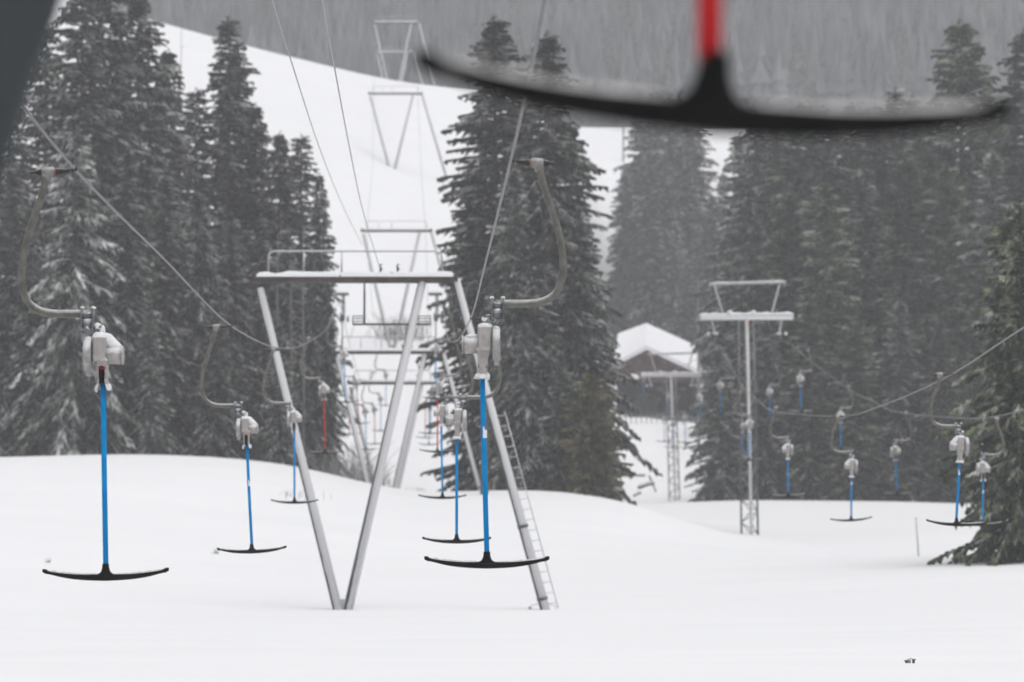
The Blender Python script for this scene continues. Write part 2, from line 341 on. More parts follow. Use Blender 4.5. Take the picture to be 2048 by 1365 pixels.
# ------------------------------------------------------------------ spruces
def spruce_mesh(seed, H, R, frost, droop, bare=0.04, green=0.2, yellow=False, dens=1.0, power=0.8, gap=0.06, light=0.08, tint='frost'):
    r = random.Random(seed); V = []; F = []; MI = []
    def poly(pts, mi):
        k = len(V); V.extend(pts); F.append(tuple(range(k, k+len(pts)))); MI.append(mi)
    nb = int(520 * dens * (H/20)**.6)
    ph = [r.uniform(0, 6.28) for _ in range(6)]
    for q in range(nb):
        t = bare + (0.985-bare) * (1 - (1 - (q + r.random())/nb) ** 1.25)
        z = t * H; az = q*2.39996 + r.uniform(-.5, .5)
        # gaps: whole sides missing here and there
        hole = math.sin(az*2 + ph[0] + t*11) * math.sin(t*23 + ph[1])
        if r.random() < gap + (0.55 if hole > .62 else 0): continue
        prof = (1 - t) ** (power*.86) * (0.6 + 0.40 * min(1, (t - bare + 0.02) / 0.10))
        L = R * prof * r.uniform(.45, 1.18) * (1 + 0.22*math.sin(3*az + ph[2] + t*14)) + 0.16 + .25*(t < .94)*r.random()
        L = min(L, 5.5); ca, sa = math.cos(az), math.sin(az)
        dr = droop * (0.30 + 0.85*(1-t)) * r.uniform(.55, 1.3); up = (.10 + .55*t) * L * r.uniform(.5, 1.2)
        n = max(2, int(L / 0.27)); cl = math.sin(3*az + ph[3] + t*15) + math.sin(t*37 + ph[4] + 2*az)
        fr = r.random() < frost * (1.6 if cl > .5 else .35 if cl < -.4 else 1.0); lite = fr and r.random() < light * (2.2 if cl > .7 else .6)
        bend = r.uniform(-.25, .25); prev = None
        for s_ in range(n + 1):
            u = s_ / n; rr = L * u; b2 = az + bend*u; cb, sb = math.cos(b2), math.sin(b2)
            zz = z + up*u*(1-.35*u) - dr*L*(u**1.3) + 0.25*dr*L*max(0, u-.72)
            p = (rr*cb, rr*sb, zz)
            if prev is not None:
                wd = (0.13 + 0.20*L*(math.sin(min(1, u)*2.7+.2)**1)) * r.uniform(.6, 1.3); wd = min(wd, .5)
                for sg in (-1, 1):
                    if r.random() < .12: continue
                    an = b2 + sg*r.uniform(.45, 1.05); cx, sx = math.cos(an), math.sin(an)
                    d1 = -r.uniform(.05, .45)*wd; d2 = -r.uniform(.35, 1.0)*wd*(.5+.8*droop)
                    m1 = (p[0]+cx*wd*.5, p[1]+sx*wd*.5, p[2]+d1*.5); tp = (p[0]+cx*wd, p[1]+sx*wd, p[2]+d2)
                    w = r.uniform(.04, .08); mi = 1 if r.random() < green * (1.4 if cl > .2 else .5) else 0
                    if fr and r.random() < .62: mi = 2
                    elif r.random() < frost*(.35 if cl > .3 else .08): mi = 2
                    if mi == 2 and (lite or r.random() < light*.5): mi = 3
                    poly([prev, p, (m1[0]+cb*w, m1[1]+sb*w, m1[2]), tp, (m1[0]-cb*w*1.7, m1[1]-sb*w*1.7, m1[2]-w*1.3)], mi)
                    h2 = r.uniform(.10, .30)*(.6+.6*(1-t))
                    poly([(p[0], p[1], p[2]-.02), m1, tp, (m1[0]+r.uniform(-.05,.05), m1[1]+r.uniform(-.05,.05), m1[2]-h2)], 1 if r.random() < green else 0)
                hd = r.uniform(.08, .24)*(.4+.8*(1-t))
                poly([prev, p, (p[0]-cb*.08, p[1]-sb*.08, p[2]-hd), (prev[0], prev[1], prev[2]-hd*r.uniform(.4,1))], 0)
                if fr:
                    w = r.uniform(.035, .075); lf = 3 if lite else 2
                    poly([(prev[0]-sa*w, prev[1]+ca*w, prev[2]), (prev[0], prev[1], prev[2]+w*.9), (p[0], p[1], p[2]+w*.8), (p[0]-sa*w, p[1]+ca*w, p[2]-.01)], lf)
                    poly([(prev[0]+sa*w, prev[1]-ca*w, prev[2]), (prev[0], prev[1], prev[2]+w*.9), (p[0], p[1], p[2]+w*.8), (p[0]+sa*w, p[1]-ca*w, p[2]-.01)], lf)
            prev = p
    for k in range(26):
        zz = H - 0.03*k - r.uniform(0,.05)*k/5; a = r.uniform(0, 6.28); l = .07 + .016*k
        poly([(0,0,zz), (l*math.cos(a)-.03*math.sin(a), l*math.sin(a)+.03*math.cos(a), zz-.02), (l*1.2*math.cos(a), l*1.2*math.sin(a), zz+.05), (l*math.cos(a)+.04*math.sin(a), l*math.sin(a)-.04*math.cos(a), zz-.1)], 0)
    me = bpy.data.meshes.new("crown"); me.from_pydata(V, [], F)
    for k in (['needle_yellow', 'needle_green', 'needle_yellow', 'frost'] if yellow else ['needle', 'needle_green', tint, 'frost_light']): me.materials.append(M[k])
    me.polygons.foreach_set("material_index", MI); me.update()
    tb = MB(); tb.tube([(0,0,-1.2),(0.02,0.02,H*.3),(0,0,H*.7),(0,0,H*.97)], [H*.0115+.06, H*.009+.04, H*.004+.02, .015], 8)
    tm = tb.mesh("trunk", M['bark'])
    return me, tm, H
SP = {}
SP['a'] = spruce_mesh(1, 20, 3.4, .75, .85, green=.10)
SP['b'] = spruce_mesh(2, 20, 3.2, .68, .75, green=.15, gap=.12)
SP['c'] = spruce_mesh(3, 22, 3.0, .80, .98, green=.15, gap=.10)
SP['frosted'] = spruce_mesh(4, 16, 2.9, .98, 1.15, green=.05, light=.22, dens=.85)
SP['thin'] = spruce_mesh(5, 20, 2.2, .55, .60, green=.15, gap=.25, power=.65)
SP['big'] = spruce_mesh(6, 22, 4.2, .75, .80, green=.25, gap=.10, power=.78)
SP['bareleg'] = spruce_mesh(7, 21, 3.0, .50, .60, bare=.30, green=.3, gap=.16)
SP['g1'] = spruce_mesh(8, 20, 3.3, .62, .50, green=.62, gap=.08, light=.04, tint='frost_green')
SP['g2'] = spruce_mesh(9, 18, 3.0, .60, .42, green=.75, gap=.10, light=.03, power=.7, tint='frost_green')
SP['g3'] = spruce_mesh(10, 20, 2.9, .66, .70, green=.35, gap=.12, light=.10)
SP['front'] = spruce_mesh(11, 14, 3.6, .50, .60, green=.7, gap=.08, dens=1.2, bare=.03, tint='frost_green')
SP['yellow'] = spruce_mesh(12, 6, 1.5, .40, .25, green=.45, yellow=True, dens=.9)
def tree(px, ty, Y, kind, label, group=None, wide=1.0, name="spruce_tree", sink=0.3):
    cme, tme, H = SP[kind]
    top = P(px, ty, Y); gz = ground(top.x, Y) - sink
    h = top.z - gz
    o = thing(name, label, "tree", (top.x, Y, gz), rnd.uniform(0, 6.28), group)
    s = h / H; o.scale = (s*wide, s*wide, s)
    link("crown", cme, o); link("trunk", tme, o)
    return o

GL = "spruces of the left forest edge"; GM = "spruces between the two lifts"; GR = "spruces of the right forest edge"; GF = "misty spruces round the hut"
LEFT = [
 (18,120,142,'b',"spruce half hidden behind the blurred dark steel leg at upper left",1.0),
 (92,45,150,'thin',"thin gappy spruce beside the blurred dark leg, bright snow showing through",1.0),
 (165,-45,146,'a',"tall dark spruce running out of the top edge, nearest the blurred leg",1.05),
 (222,-90,148,'c',"tallest dark spruce, top out of frame, third from the left edge",1.0),
 (278,-20,152,'b',"tall spruce whose right side meets the bright snow slope at the top",1.05),
 (335,95,156,'c',"spruce stepping down to the right of the tall left group",.95),
 (392,175,160,'thin',"lower slim spruce between the tall left group and the pointed one",1.1),
 (458,30,160,'thin',"pointed spruce standing alone against the snow slope at upper left",1.0),
 (470,120,164,'a',"bushy spruce just behind the pointed one",.85),
 (512,205,160,'b',"spruce on the right shoulder of the pointed one",.85),
 (560,262,158,'a',"spruce with a rounded top left of the two thin cables",.85),
 (602,268,162,'thin',"slim spruce with a forked looking top near the thin cables",1.1),
 (640,345,158,'b',"outermost tall spruce of the left forest above the steel crossbar",.62),
 (148,225,131,'frosted',"light grey frosted spruce with drooping boughs behind the nearest left T-bar",1.05),
 (22,330,134,'a',"dark spruce at the left edge, below the blurred leg",1.0),
 (62,480,133,'c',"low dark spruce left of the frosted one",1.1),
 (255,300,134,'c',"drooping spruce right of the frosted spruce",1.15),
 (330,345,137,'a',"broad spruce behind the second left T-bar's rope",1.1),
 (398,380,138,'frosted',"grey rimed spruce above the second left T-bar",1.0),
 (462,420,140,'c',"dark drooping spruce behind the second left T-bar",1.0),
 (520,430,142,'b',"spruce behind the left end of the steel crossbar",.9),
 (572,455,144,'a',"spruce behind the left leg of the steel V tower",.85),
 (622,500,146,'c',"spruce at the forest's right edge behind the red T-bar",.62),
 (655,560,148,'b',"low outer spruce beside the red T-bar, snow patches on its boughs",.55),
 (200,520,131,'b',"low spruce at the foot of the frosted one",1.0),
 (430,600,133,'a',"short spruce just above the snow bank left of the V tower",1.1),
 (300,610,132,'c',"short drooping spruce between the first and second left T-bar",1.15),
 (560,640,134,'b',"short spruce behind the third left T-bar",.95)]
for px, ty, Y, k, lab, w in LEFT: tree(px, ty, Y, k, lab, GL, w)
MID = [
 (990,30,136,'bareleg',"tall spruce with a bare lower trunk, behind the nearest right T-bar",1.2),
 (1096,62,134,'big',"broad tall spruce whose tip stands behind the blurred black bar",1.0),
 (1046,150,138,'c',"spruce filling the notch between the two middle group tips",1.25),
 (1030,330,132,'a',"spruce filling the middle group behind the curved arm",.92),
 (1142,235,137,'a',"spruce on the right flank of the broad middle one",.8),
 (1158,420,133,'big',"wide low-limbed spruce reaching towards the wooden hut",1.0),
 (1070,500,132,'frosted',"rimed drooping spruce in the heart of the middle group",1.3),
 (1052,640,131,'frosted',"small rimed spruce beside the tower's ladder",1.1),
 (1120,700,130,'g3',"small dark spruce behind the snow bank right of the ladder",1.3),
 (1180,745,129,'yellow',"small yellowish green spruce right of the middle group",.95),
 (1205,800,130,'g3',"lowest little spruce at the middle group's right foot",1.0),
 (950,330,140,'thin',"thin spruce on the left side of the middle group",1.15)]
for px, ty, Y, k, lab, w in MID: tree(px, ty, Y, k, lab, GM, w, sink=1.2 if k == 'yellow' else .3)
FARM = [(1250,345,303,"dim spruce in the pale gap beside the middle group"),(1228,560,298,"low dim spruce in the gap left of the hut roof"),(1282,205,306,"misty spruce above the hut, first one right of the middle group"),(1300,190,300,"misty spruce standing straight above the hut's ridge"),
        (1310,180,312,"tall misty spruce above the hut roof's right slope"),(1336,188,304,"misty spruce above the right end of the hut roof"),
        (1362,178,312,"misty spruce left of the notch of bright snow"),(1390,205,302,"misty spruce bordering the notch of bright snow"),
        (1300,300,293,"lower dim spruce over the hut roof's left slope"),(1306,400,294,"lower dim spruce right behind the hut's ridge"),(1350,440,292,"lower dim spruce behind the hut roof's right slope"),
        (1395,450,290,"dim spruce beside the pale trunk next to the hut"),(1425,390,284,"dim spruce between the hut and the right forest"),(1446,345,296,"misty spruce below the notch of bright snow"),
        (1372,520,286,"short dim spruce behind the hut's right eave"),(1328,300,296,"misty spruce in the thick of the stand above the hut"),(1424,590,238,"low dim spruce hiding the hut's right eave"),
        (1375,320,297,"misty spruce in the stand just below the bright notch's left edge")]
for i, (px, ty, Y, lab) in enumerate(FARM):
    tree(px, ty, Y, ['a','c','b','thin','g3'][i % 5], lab, GF, rnd.uniform(.85, 1.1) if ty < 500 else .9)
RIGHT = [
 (1482,262,205,'g3',"misty spruce left end of the right forest, under the blurred bar",1.0),
 (1512,225,190,'a',"tall spruce behind the narrow lattice mast's top frame",.95),
 (1556,230,184,'c',"spruce right of the lattice mast's top frame",1.0),
 (1600,205,182,'g1',"tall spruce just under the middle of the blurred bar's right half",1.0),
 (1648,212,178,'g3',"spruce left of the tree tips that clear the blurred bar",1.0),
 (1702,205,182,'b',"spruce half way along the blurred bar's right half",1.0),
 (1748,208,178,'g1',"spruce left of the two small tips above the blurred bar",1.0),
 (1790,172,182,'thin',"slim spruce whose small tip pokes above the blurred bar",.8),
 (1822,190,186,'thin',"slimmer spruce next to the small tip above the blurred bar",.9),
 (1862,205,178,'g1',"spruce between the small tips and the tall pointed one at right",1.0),
 (1921,38,174,'g2',"tall pointed spruce standing clear above the blurred bar's right end",.95),
 (1975,185,178,'g3',"spruce just right of the tall pointed one",1.0),
 (2050,58,170,'g1',"tall spruce cut by the right edge of the picture",1.05),
 (2110,150,176,'g1',"spruce just outside the right edge behind the cut one",1.0),
 (1530,235,212,'g3',"misty back row spruce left of the forked tops under the blurred bar",1.1),
 (1578,222,216,'a',"misty back row spruce beneath the blurred red rod's stem side",1.1),
 (1622,222,214,'c',"misty back row spruce in the gap right of the mast",1.1),
 (1674,240,212,'g3',"misty back row spruce mid way along the blurred bar's right arm",1.1),
 (1726,250,214,'a',"misty back row spruce behind the right arm's outer half",1.1),
 (1775,245,212,'g1',"misty back row spruce left of the small tips",1.1),
 (1840,240,212,'g3',"misty back row spruce right of the small tips",1.1),
 (1890,250,210,'a',"misty back row spruce left of the tall pointed one",1.1),
 (1950,240,212,'g1',"misty back row spruce right of the tall pointed one",1.1),
 (2010,230,212,'g3',"misty back row spruce left of the cut one at the edge",1.1),
 (1455,520,176,'g3',"spruce leaning towards the hut from the right forest",1.0),
 (1512,430,172,'c',"dark spruce behind the lattice mast",1.1),
 (1580,380,170,'g1',"green grey spruce right of the lattice mast",1.1),
 (1650,360,168,'g2',"broad green spruce above the third cable T-bar",1.15),
 (1730,330,170,'g3',"spruce in the centre of the right forest",1.1),
 (1815,310,168,'g1',"wide green spruce left of the near right T-bar's rope",1.15),
 (1895,330,168,'g2',"green spruce behind the near right T-bar's curved arm",1.1),
 (1985,300,168,'g3',"spruce above the yellowish low spruce at the right edge",1.1),
 (1440,690,166,'g3',"low spruce whose boughs overhang the snowy gap before the hut",1.45),
 (1530,640,166,'a',"short dark spruce between the lattice mast and the first mast T-bars",1.3),
 (1620,600,165,'g1',"short green spruce at the top of the snow bank",1.3),
 (1710,640,165,'g2',"low round spruce behind the middle mast T-bar",1.4),
 (1800,600,165,'g3',"low spruce left of the near right T-bar",1.3),
 (1880,640,164,'g1',"short spruce right behind the near right T-bar's rod",1.3),
 (2040,400,92,'front',"nearest spruce, at the right edge, boughs sweeping onto the snow",.86),
 (2140,360,96,'front',"near spruce mostly beyond the right edge",1.0)]
for px, ty, Y, k, lab, w in RIGHT: tree(px, ty, Y, k, lab, GR, w)

# bare trunks
def bare_tree(px, ty, Y, label, r0=.10, mt='pale_bark', twigs=10):
    top = P(px, ty, Y); gz = ground(top.x, Y); h = top.z - gz
    o = thing("bare_tree", label, "bare tree", (top.x, Y, gz))
    b = MB(); b.tube([(0,0,-.5),(.05,0,h*.4),(-.03,0,h*.75),(0,0,h)], [r0, r0*.8, r0*.5, r0*.2], 7); link("trunk", b.mesh("trunk", M[mt]), o)
    if not twigs: return
    b = MB(); r = random.Random(int(px))
    for k in range(twigs):
        z = h*r.uniform(.35, .97); a = r.uniform(0, 6.28); L = r.uniform(.5, 1.3)*(1.2-z/h)
        q = Vector((math.cos(a)*L, math.sin(a)*L, z + L*r.uniform(.1,.6)))
        b.tube([(0,0,z), q*.5+Vector((0,0,z*.5)), q], [r0*.25, r0*.15, .008], 4)
    link("twigs", b.mesh("twigs", M[mt]), o)
for a in [(968,690,124,"thick dark bare trunk beside the nearest right rod",.19,"bark",0),(556,470,141,"left one of three pale bare trunks behind the V tower's left leg",.075),
          (583,520,140,"middle one of three pale bare trunks behind the V tower's left leg",.07),
          (607,450,143,"right one of three pale bare trunks behind the V tower's left leg",.08),
          (363,45,165,"thin bare tree against the snow slope at upper left",.06),
          (1396,560,235,"pale bare trunk rising beside the hut roof",.16)]:
    bare_tree(*a)

# ------------------------------------------------------------------ far forest on the mountain
def far_forest():
    r = random.Random(99); V = []; F = []; MI = []
    y = 478.0
    while y < 690:
        x = -118 - (y-478)*.12
        while x < 118 + (y-478)*.12:
            X = x + r.uniform(-1.6, 1.6); Y = y + r.uniform(-2, 2); z0 = ground(X, Y)
            H = r.uniform(11, 22); R = H*r.uniform(.16, .24); tone = r.random()
            mi0 = 0 if tone < .85 else 1
            nt = 7
            for k in range(nt):
                zt = z0 + H*(0.10 + 0.90*(k+1)/nt); zb = z0 + H*(0.06+0.80*k/nt); rr = R*(1 - k/nt)**.8
                a0 = r.uniform(0, 6.28)
                for q in range(5):
                    a = a0 + q*1.257; a2 = a + 1.1; j = r.uniform(.6, 1.25)
                    b = len(V)
                    V.append((X, Y, zt)); V.append((X+math.cos(a)*rr*j, Y+math.sin(a)*rr*j, zb-r.uniform(0,.6))); V.append((X+math.cos(a2)*rr*j, Y+math.sin(a2)*rr*j, zb+r.uniform(-.5,.3)))
                    F.append((b, b+1, b+2)); MI.append(mi0)
            if r.random() < .006:
                hh = H*r.uniform(.7, 1.15); b = len(V); w = .16
                V += [(X+1.4-w, Y-2, z0), (X+1.4+w, Y-2, z0), (X+1.4+w*.4, Y-2, z0+hh), (X+1.4-w*.4, Y-2, z0+hh),(X+1.4,Y-2+w,z0),(X+1.4,Y-2+w*.4,z0+hh)]
                F.append((b, b+1, b+2, b+3)); F.append((b+1,b+4,b+5,b+2)); F.append((b+4,b,b+3,b+5)); MI += [2, 2, 2]
            x += r.uniform(1.5, 2.7)
        y += 2.3
    me = bpy.data.meshes.new("mountain_forest"); me.from_pydata(V, [], F)
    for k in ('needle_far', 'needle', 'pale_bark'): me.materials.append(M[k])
    me.polygons.foreach_set("material_index", MI); me.update()
    tag(link("mountain_forest", me), "misty conifer forest covering the mountain behind the snow slope", kind='stuff')
far_forest()
for px, ty, Y, lab in [(1246,-40,335,"faint tall pale trunk in the mist left of the red rod"),
                  (1300,40,338,"faint pale trunk in the mist just left of the red rod"),
                  (1686,60,336,"faint pale trunk in the mist right of the red rod"),
                  (1736,95,338,"faintest pale trunk in the mist far right of the red rod")]:
    bare_tree(px, ty, Y, lab, .11, 'pale_bark', 4)

# brush: leafless frosted shrubs
def brush(px, py, Y, w, h, label, seed, n=60, mt='brush', name="shrub", r0=.012):
    p = P(px, py, Y); gz = ground(p.x, Y)
    b = MB(); r = random.Random(seed)
    for k in range(n):
        x = r.gauss(0, w*.3); y = r.uniform(-w*.4, w*.4); a = r.gauss(0, .5); L = h*r.uniform(.4, 1)
        b.tube([(x,y,-.1), (x+a*L*.4, y+r.uniform(-.2,.2)*L, L*.6), (x+a*L, y+r.uniform(-.4,.4)*L, L)], [r0*1.6, r0, r0*.4], 3, cap=False)
    tag(link(name, b.mesh(name, M[mt]), None, (p.x, Y, gz)), label, "shrub")
brush(705,940,134,2.2,2.2,"leafless frosted bush right of the red T-bar",1,90)
brush(742,960,134,1.8,1.5,"leafless frosted bush behind the V tower's narrow foot",2,70)
brush(805,968,160,1.6,.9,"low leafless bush on the snow right of the V tower",3,50)
brush(838,962,175,.8,.6,"tiny dark bush on the snow between the V tower's legs",4,30)
brush(668,925,136,1.6,2.0,"brown grey brush at the foot of the left forest",5,60)
brush(800,640,207,3.2,2.0,"patch of grey brush behind the hanging platform",6,120,r0=.02)
brush(590,975,112,1.8,.35,"faint dry stalks on the snow bank beside the third left T-bar",10,26,r0=.006)
def stalks(px, py, Y, w, h, label, seed, n=14):
    p = P(px, py, Y); gz = ground(p.x, Y); b = MB(); r = random.Random(seed)
    for k in range(n):
        x = r.uniform(-w, w); L = h*r.uniform(.3, 1); a = r.uniform(-1, 1)
        b.tube([(x, r.uniform(-.1,.1), -.05), (x+a*L*.5, 0, L*.6), (x+a*L, 0, L)], [.009, .007, .003], 4, cap=False)
    tag(link("dry_stalks", b.mesh("dry_stalks", M['twig']), None, (p.x, Y, gz)), label, "dry plant")
stalks(1820,1312,36.5,.07,.07,"small dark tuft of stalks poking out of the snow at lower right",1)
def on_ground(px, py):
    """distance at which the ray through a pixel meets the snow"""
    for Y in np.arange(20, 300, .25):
        q = P(px, py, Y)
        if q.z <= ground(q.x, Y): return float(Y)
    return 100.
YA = on_ground(430,1108); stalks(430,1108,YA,.10,.16,"few dry stalks in the snow left of the second T-bar",2,10)
YA = on_ground(95,1128); stalks(95,1128,YA,.10,.16,"few dry stalks in the snow above the nearest T-bar's left end",3,9)
# fallen trunks in the gap
def fallen(px0, py0, px1, py1, Y, r0, label):
    a = P(px0, py0, Y); b_ = P(px1, py1, Y + .6); mid = (a+b_)/2
    o = thing("fallen_log", label, "log", mid)
    m = MB(); m.tube([a-mid, (a+b_)/2-mid+Vector((0,0,.05)), b_-mid], [r0, r0*.9, r0*.6], 7); link("trunk", m.mesh("trunk", M['pale_bark']), o)
    m = MB(); m.tube([a-mid+Vector((0,0,r0*.8)), Vector((0,0,r0*.8+.05)), b_-mid+Vector((0,0,r0*.6))], [r0*.8]*3, 7); link("snow_layer", m.mesh("snow_layer", M['snow_cap']), o)
fallen(1277,976,1308,968,176,.12,"short brown fallen trunk under snow in the gap before the hut")
fallen(1228,953,1290,952,178,.09,"thin snowed-in trunk lying behind the brown one")
fallen(1268,992,1282,987,174,.08,"little stump end sticking out of the snow in the gap")
fallen(1298,952,1312,985,177,.06,"branch slanting down across the brown fallen trunk")
brush(1305,950,179,1.0,.9,"bare twigs beside the fallen trunks in the gap",21,16)
# marker stake
Ys = 82; q = P(1837,1085,Ys); qt = P(1832,1035,Ys)
m = MB(); m.tube([(0,0,-.4),(qt.x-q.x,0,qt.z-q.z)], .03, 6)
tag(link("marker_stake", m.mesh("marker_stake", M['stake']), None, (q.x, Ys, q.z)), "pale thin stake standing in the snow left of the nearest spruce", "stake")

# ------------------------------------------------------------------ V-legged lift towers
def snow_lying(a, b, w, h, seed, n=28, base=0.0):
    """ragged ridge of lying snow from a to b, width w, height h"""
    m = MB(); r = random.Random(seed); a = Vector(a); b = Vector(b); d = (b-a).normalized()
    y = Vector((0,0,1)).cross(d).normalized(); up = Vector((0,0,1))
    k = 6; prof = [(math.cos(math.pi*i/k), math.sin(math.pi*i/k)) for i in range(k+1)]
    for i in range(n+1):
        p = a + (b-a)*(i/n); e = 0.35 if i in (0, n) else 1
        hh = h*e*r.uniform(.75, 1.15); ww = w*.5*(.8 if i in (0,n) else 1)*r.uniform(.9, 1.1)
        for cx, cz in prof: m.v.append(tuple(p + y*ww*cx + up*(hh*cz**.7 + base)))
    for i in range(n):
        for j in range(k):
            q = i*(k+1)+j; m.face([q, q+1, q+k+2, q+k+1], 0, True)
    m.face([j for j in range(k+1)]); m.face([n*(k+1)+j for j in range(k+1)][::-1])
    return m
def v_tower(px, py, Y, label, s=1.0, rail=True, detail=1, foot=None, posts=False, platform=False, ladder=False, small_rail=False):
    top = P(px, py, Y); cz = top.z
    H = 9.2*s if foot is None else foot
    o = thing("lift_tower", label, "ski lift tower", (top.x, Y, cz - H), 0, "V-legged towers of the drag lift")
    def T(x, z, y=0): return (x*s, y, H + z*s)
    g = lambda mb, nm, mt, par=o: link(nm, mb.mesh(nm, M[mt]), par)
    m = MB(); m.tube([T(-2.83,0), T(2.83,0)], .155*s, 14); cb = g(m, "crossbar", 'steel_brown')
    g(snow_lying(T(-2.82,.02), T(2.82,.02), 0.33*s, .15*s, 3, base=.0), "snow_layer", 'snow_cap', cb)
    zb = -(H+.5)/s
    def leg(x0, x1, z0=-.1):
        m = MB(); k = -H/s/9.2; xb = x0 + (x1-x0)*(H+.5)/H
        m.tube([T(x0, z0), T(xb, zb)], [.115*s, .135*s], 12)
        l_ = g(m, "leg", 'leg_rime_shade')
        if detail and x0 > 2.7:
            f = MB()
            for tz in (.74, .955):
                c = Vector(T(x0+(x1-x0)*tz, -9.2*tz*(H/9.2/s) )); dd = (Vector(T(x1,-H/s))-Vector(T(x0,0))).normalized()
                f.tube([c-dd*.05, c+dd*.05], .150*s, 12)
            g(f, "flange", 'steel_dark', l_)
        return l_
    leg(-2.62, -.42, -.28); leg(1.85, -.20); l3 = leg(2.78, 5.25)
    m = MB(); m.beam(T(-.50, -8.96*H/9.2/s), T(-.12, -8.96*H/9.2/s), .14, .32); g(m, "tie_plate", 'steel')
    if rail:
        m = MB(); c = .12
        rl = [T(-2.40,.1,.25), T(-2.40,.6,.25), T(-2.36,.70,.25), T(-2.25,.745,.25), T(0,.75,.25), T(2.2,.75,.25), T(2.33,.70,.25), T(2.38,.6,.25), T(2.38,.1,.25)]
        m.tube(rl, .028*s, 7)
        for x in (-1.42, -.38): m.tube([T(x,.1,.25), T(x,.74,.25)], .024*s, 7)
        g(m, "guard_rail", 'steel')
    if detail:
        for x in (.70, 1.17):
            m = MB(); m.tube([T(x,.12), T(x,.2), T(x+.02,.24), T(x-.02,.32), T(x+.03,.38)], [.05,.03,.045,.02,.035], 7); g(m, "cable_holder", 'steel_dark')
    if platform:
        m = MB(); m.tube([T(.26,-.15), T(.26,-1.27)], .03*s, 7); m.tube([T(.26,-1.28,.1), T(.26,-.1,.1)], .02, 6); g(m, "hanger_rod", 'steel_dark')
        pl = MB(); pl.beam(T(-.06,-1.28), T(2.08,-1.28), .10, .055); pf = g(pl, "work_platform", 'steel_dark')
        for x0, x1 in ((-.06,.24), (1.75,2.08)):
            b = MB()
            for zz in (-1.2, -1.12, -1.05): b.tube([T(x0,zz,-.12), T(x1,zz,-.12), T(x1,zz,.12), T(x0,zz,.12), T(x0,zz,-.12)], .008, 4)
            for xx in (x0, x1): 
                for yy in (-.12,.12): b.tube([T(xx,-1.28,yy), T(xx,-1.05,yy)], .009, 4)
            g(b, "basket", 'steel_dark', pf)
    if posts:
        for x in (posts if isinstance(posts, tuple) else (-2.0, 2.0)):
            m = MB(); x = x/s; m.beam(T(x-.35,2.9), T(x+.35,2.9), .12, .12); m.beam(T(x+.12,2.9), T(x+.12,1.6), .07, .07); m.beam(T(x+.02,2.9), T(x+.02,.1,.2), .05, .05)
            br = g(m, "sheave_arm", 'steel_dark')
            m = MB(); c = Vector(T(x+.02,1.75)); m.tube([c-Vector((.09,0,0)), c+Vector((.09,0,0))], .20, 14); m.tube([c+Vector((.22,0,-.1)), c+Vector((.3,0,-.1))], .15, 12)
            g(m, "sheave_wheel", 'steel_dark', br)
            g(snow_lying(T(x-.36,2.97), T(x+.36,2.97), .15, .09, 9, 8), "snow_layer", 'snow_cap', br)
    if ladder:
        m = MB(); n = 31; a = Vector(T(2.78,-.1)); b = Vector(T(5.25,-H/s)); off = Vector((.36,0,.02))
        e = a + (b-a)*.985
        q0 = a + (e-a)*.40; m.tube([q0+off, e+off], .014, 5)
        ld = g(m, "ladder_rail", 'steel')
        for k in range(13, n+1):
            c = a + (e-a)*(k/(n+.5)); link("rung", RUNG, ld, c)
    return o
rb = MB(); rb.tube([(.10,-.02,0),(.37,-.02,.03)], .011, 5); RUNG = rb.mesh("rung", M['steel'])
v_tower(710, 556, 78, "nearest steel V tower, snow on its crossbar, ladder on its right leg", 1.0, foot=9.2, platform=True, ladder=True)
v_tower(777, 703, 130, "second V tower in the hollow, pulleys on posts above its crossbar", .90, posts=(-2.14,2.14), foot=8.4)
v_tower(785, 765, 160, "third V tower, low in the hollow under the second tower's crossbar", .90, foot=8.2, rail=True, detail=0)
v_tower(793, 461, 203, "fourth V tower at the foot of the steep snow slope", .90, detail=0, foot=8.6)
v_tower(791, 187, 266, "V tower half way up the bright snow slope", .90, detail=0, foot=7.7)
v_tower(792, 45, 310, "V tower on the ridge, pale against the misty forest, the higher-looking one", .90, detail=0, foot=9.0)
v_tower(790, 105, 369, "farthest V tower behind the ridge, its crossbar below the higher-looking one", .90, detail=0, foot=8.6)
# small wire hoop near the ladder foot
q = P(1087,1222,78.5); gz = ground(q.x, 78.5)
m = MB(); m.tube([(-.36,0,-.05),(-.34,0,.10),(-.2,0,.13),(.2,0,.13),(.33,0,.09),(.36,0,-.05)], .012, 5); m.lumps((-.38,0,.03),.05,.05,.05,2)
tag(link("wire_hoop", m.mesh("wire_hoop", M['steel']), None, (q.x, 78.3, gz)), "thin low wire hoop in the snow at the foot of the tower's ladder leg", "wire")

# near leg, strongly out of focus, at upper left
Yn = 6.0
a = P(40, 0, Yn); b_ = P(-45, 250, Yn); dirv = (a - b_).normalized()
base = b_ + dirv * ((-1.95 - b_.z)/dirv.z); topp = a + dirv * ((3.4 - a.z)/dirv.z)
o = thing("lift_tower", "blurred dark steel leg slanting across the upper left corner", "ski lift tower", base)
m = MB(); m.tube([base-base, topp-base], [.085, .085], 20); link("leg", m.mesh("leg", M['near_steel']), o)
m = MB(); m.tube([topp-base+Vector((-2.2,0,0)), topp-base+Vector((.2,0,0))], .10, 14); link("crossbar", m.mesh("crossbar", M['near_steel']), o)
e2 = topp-base+Vector((-2.1,0,0)); m = MB(); m.tube([Vector((-.35,0,0)), e2], [.085,.085], 16); link("leg", m.mesh("leg", M['near_steel']), o)
m = MB(); m.box(-.5,.2,-.2,.2,-.05,.05); link("foot_plate", m.mesh("foot_plate", M['near_steel']), o)

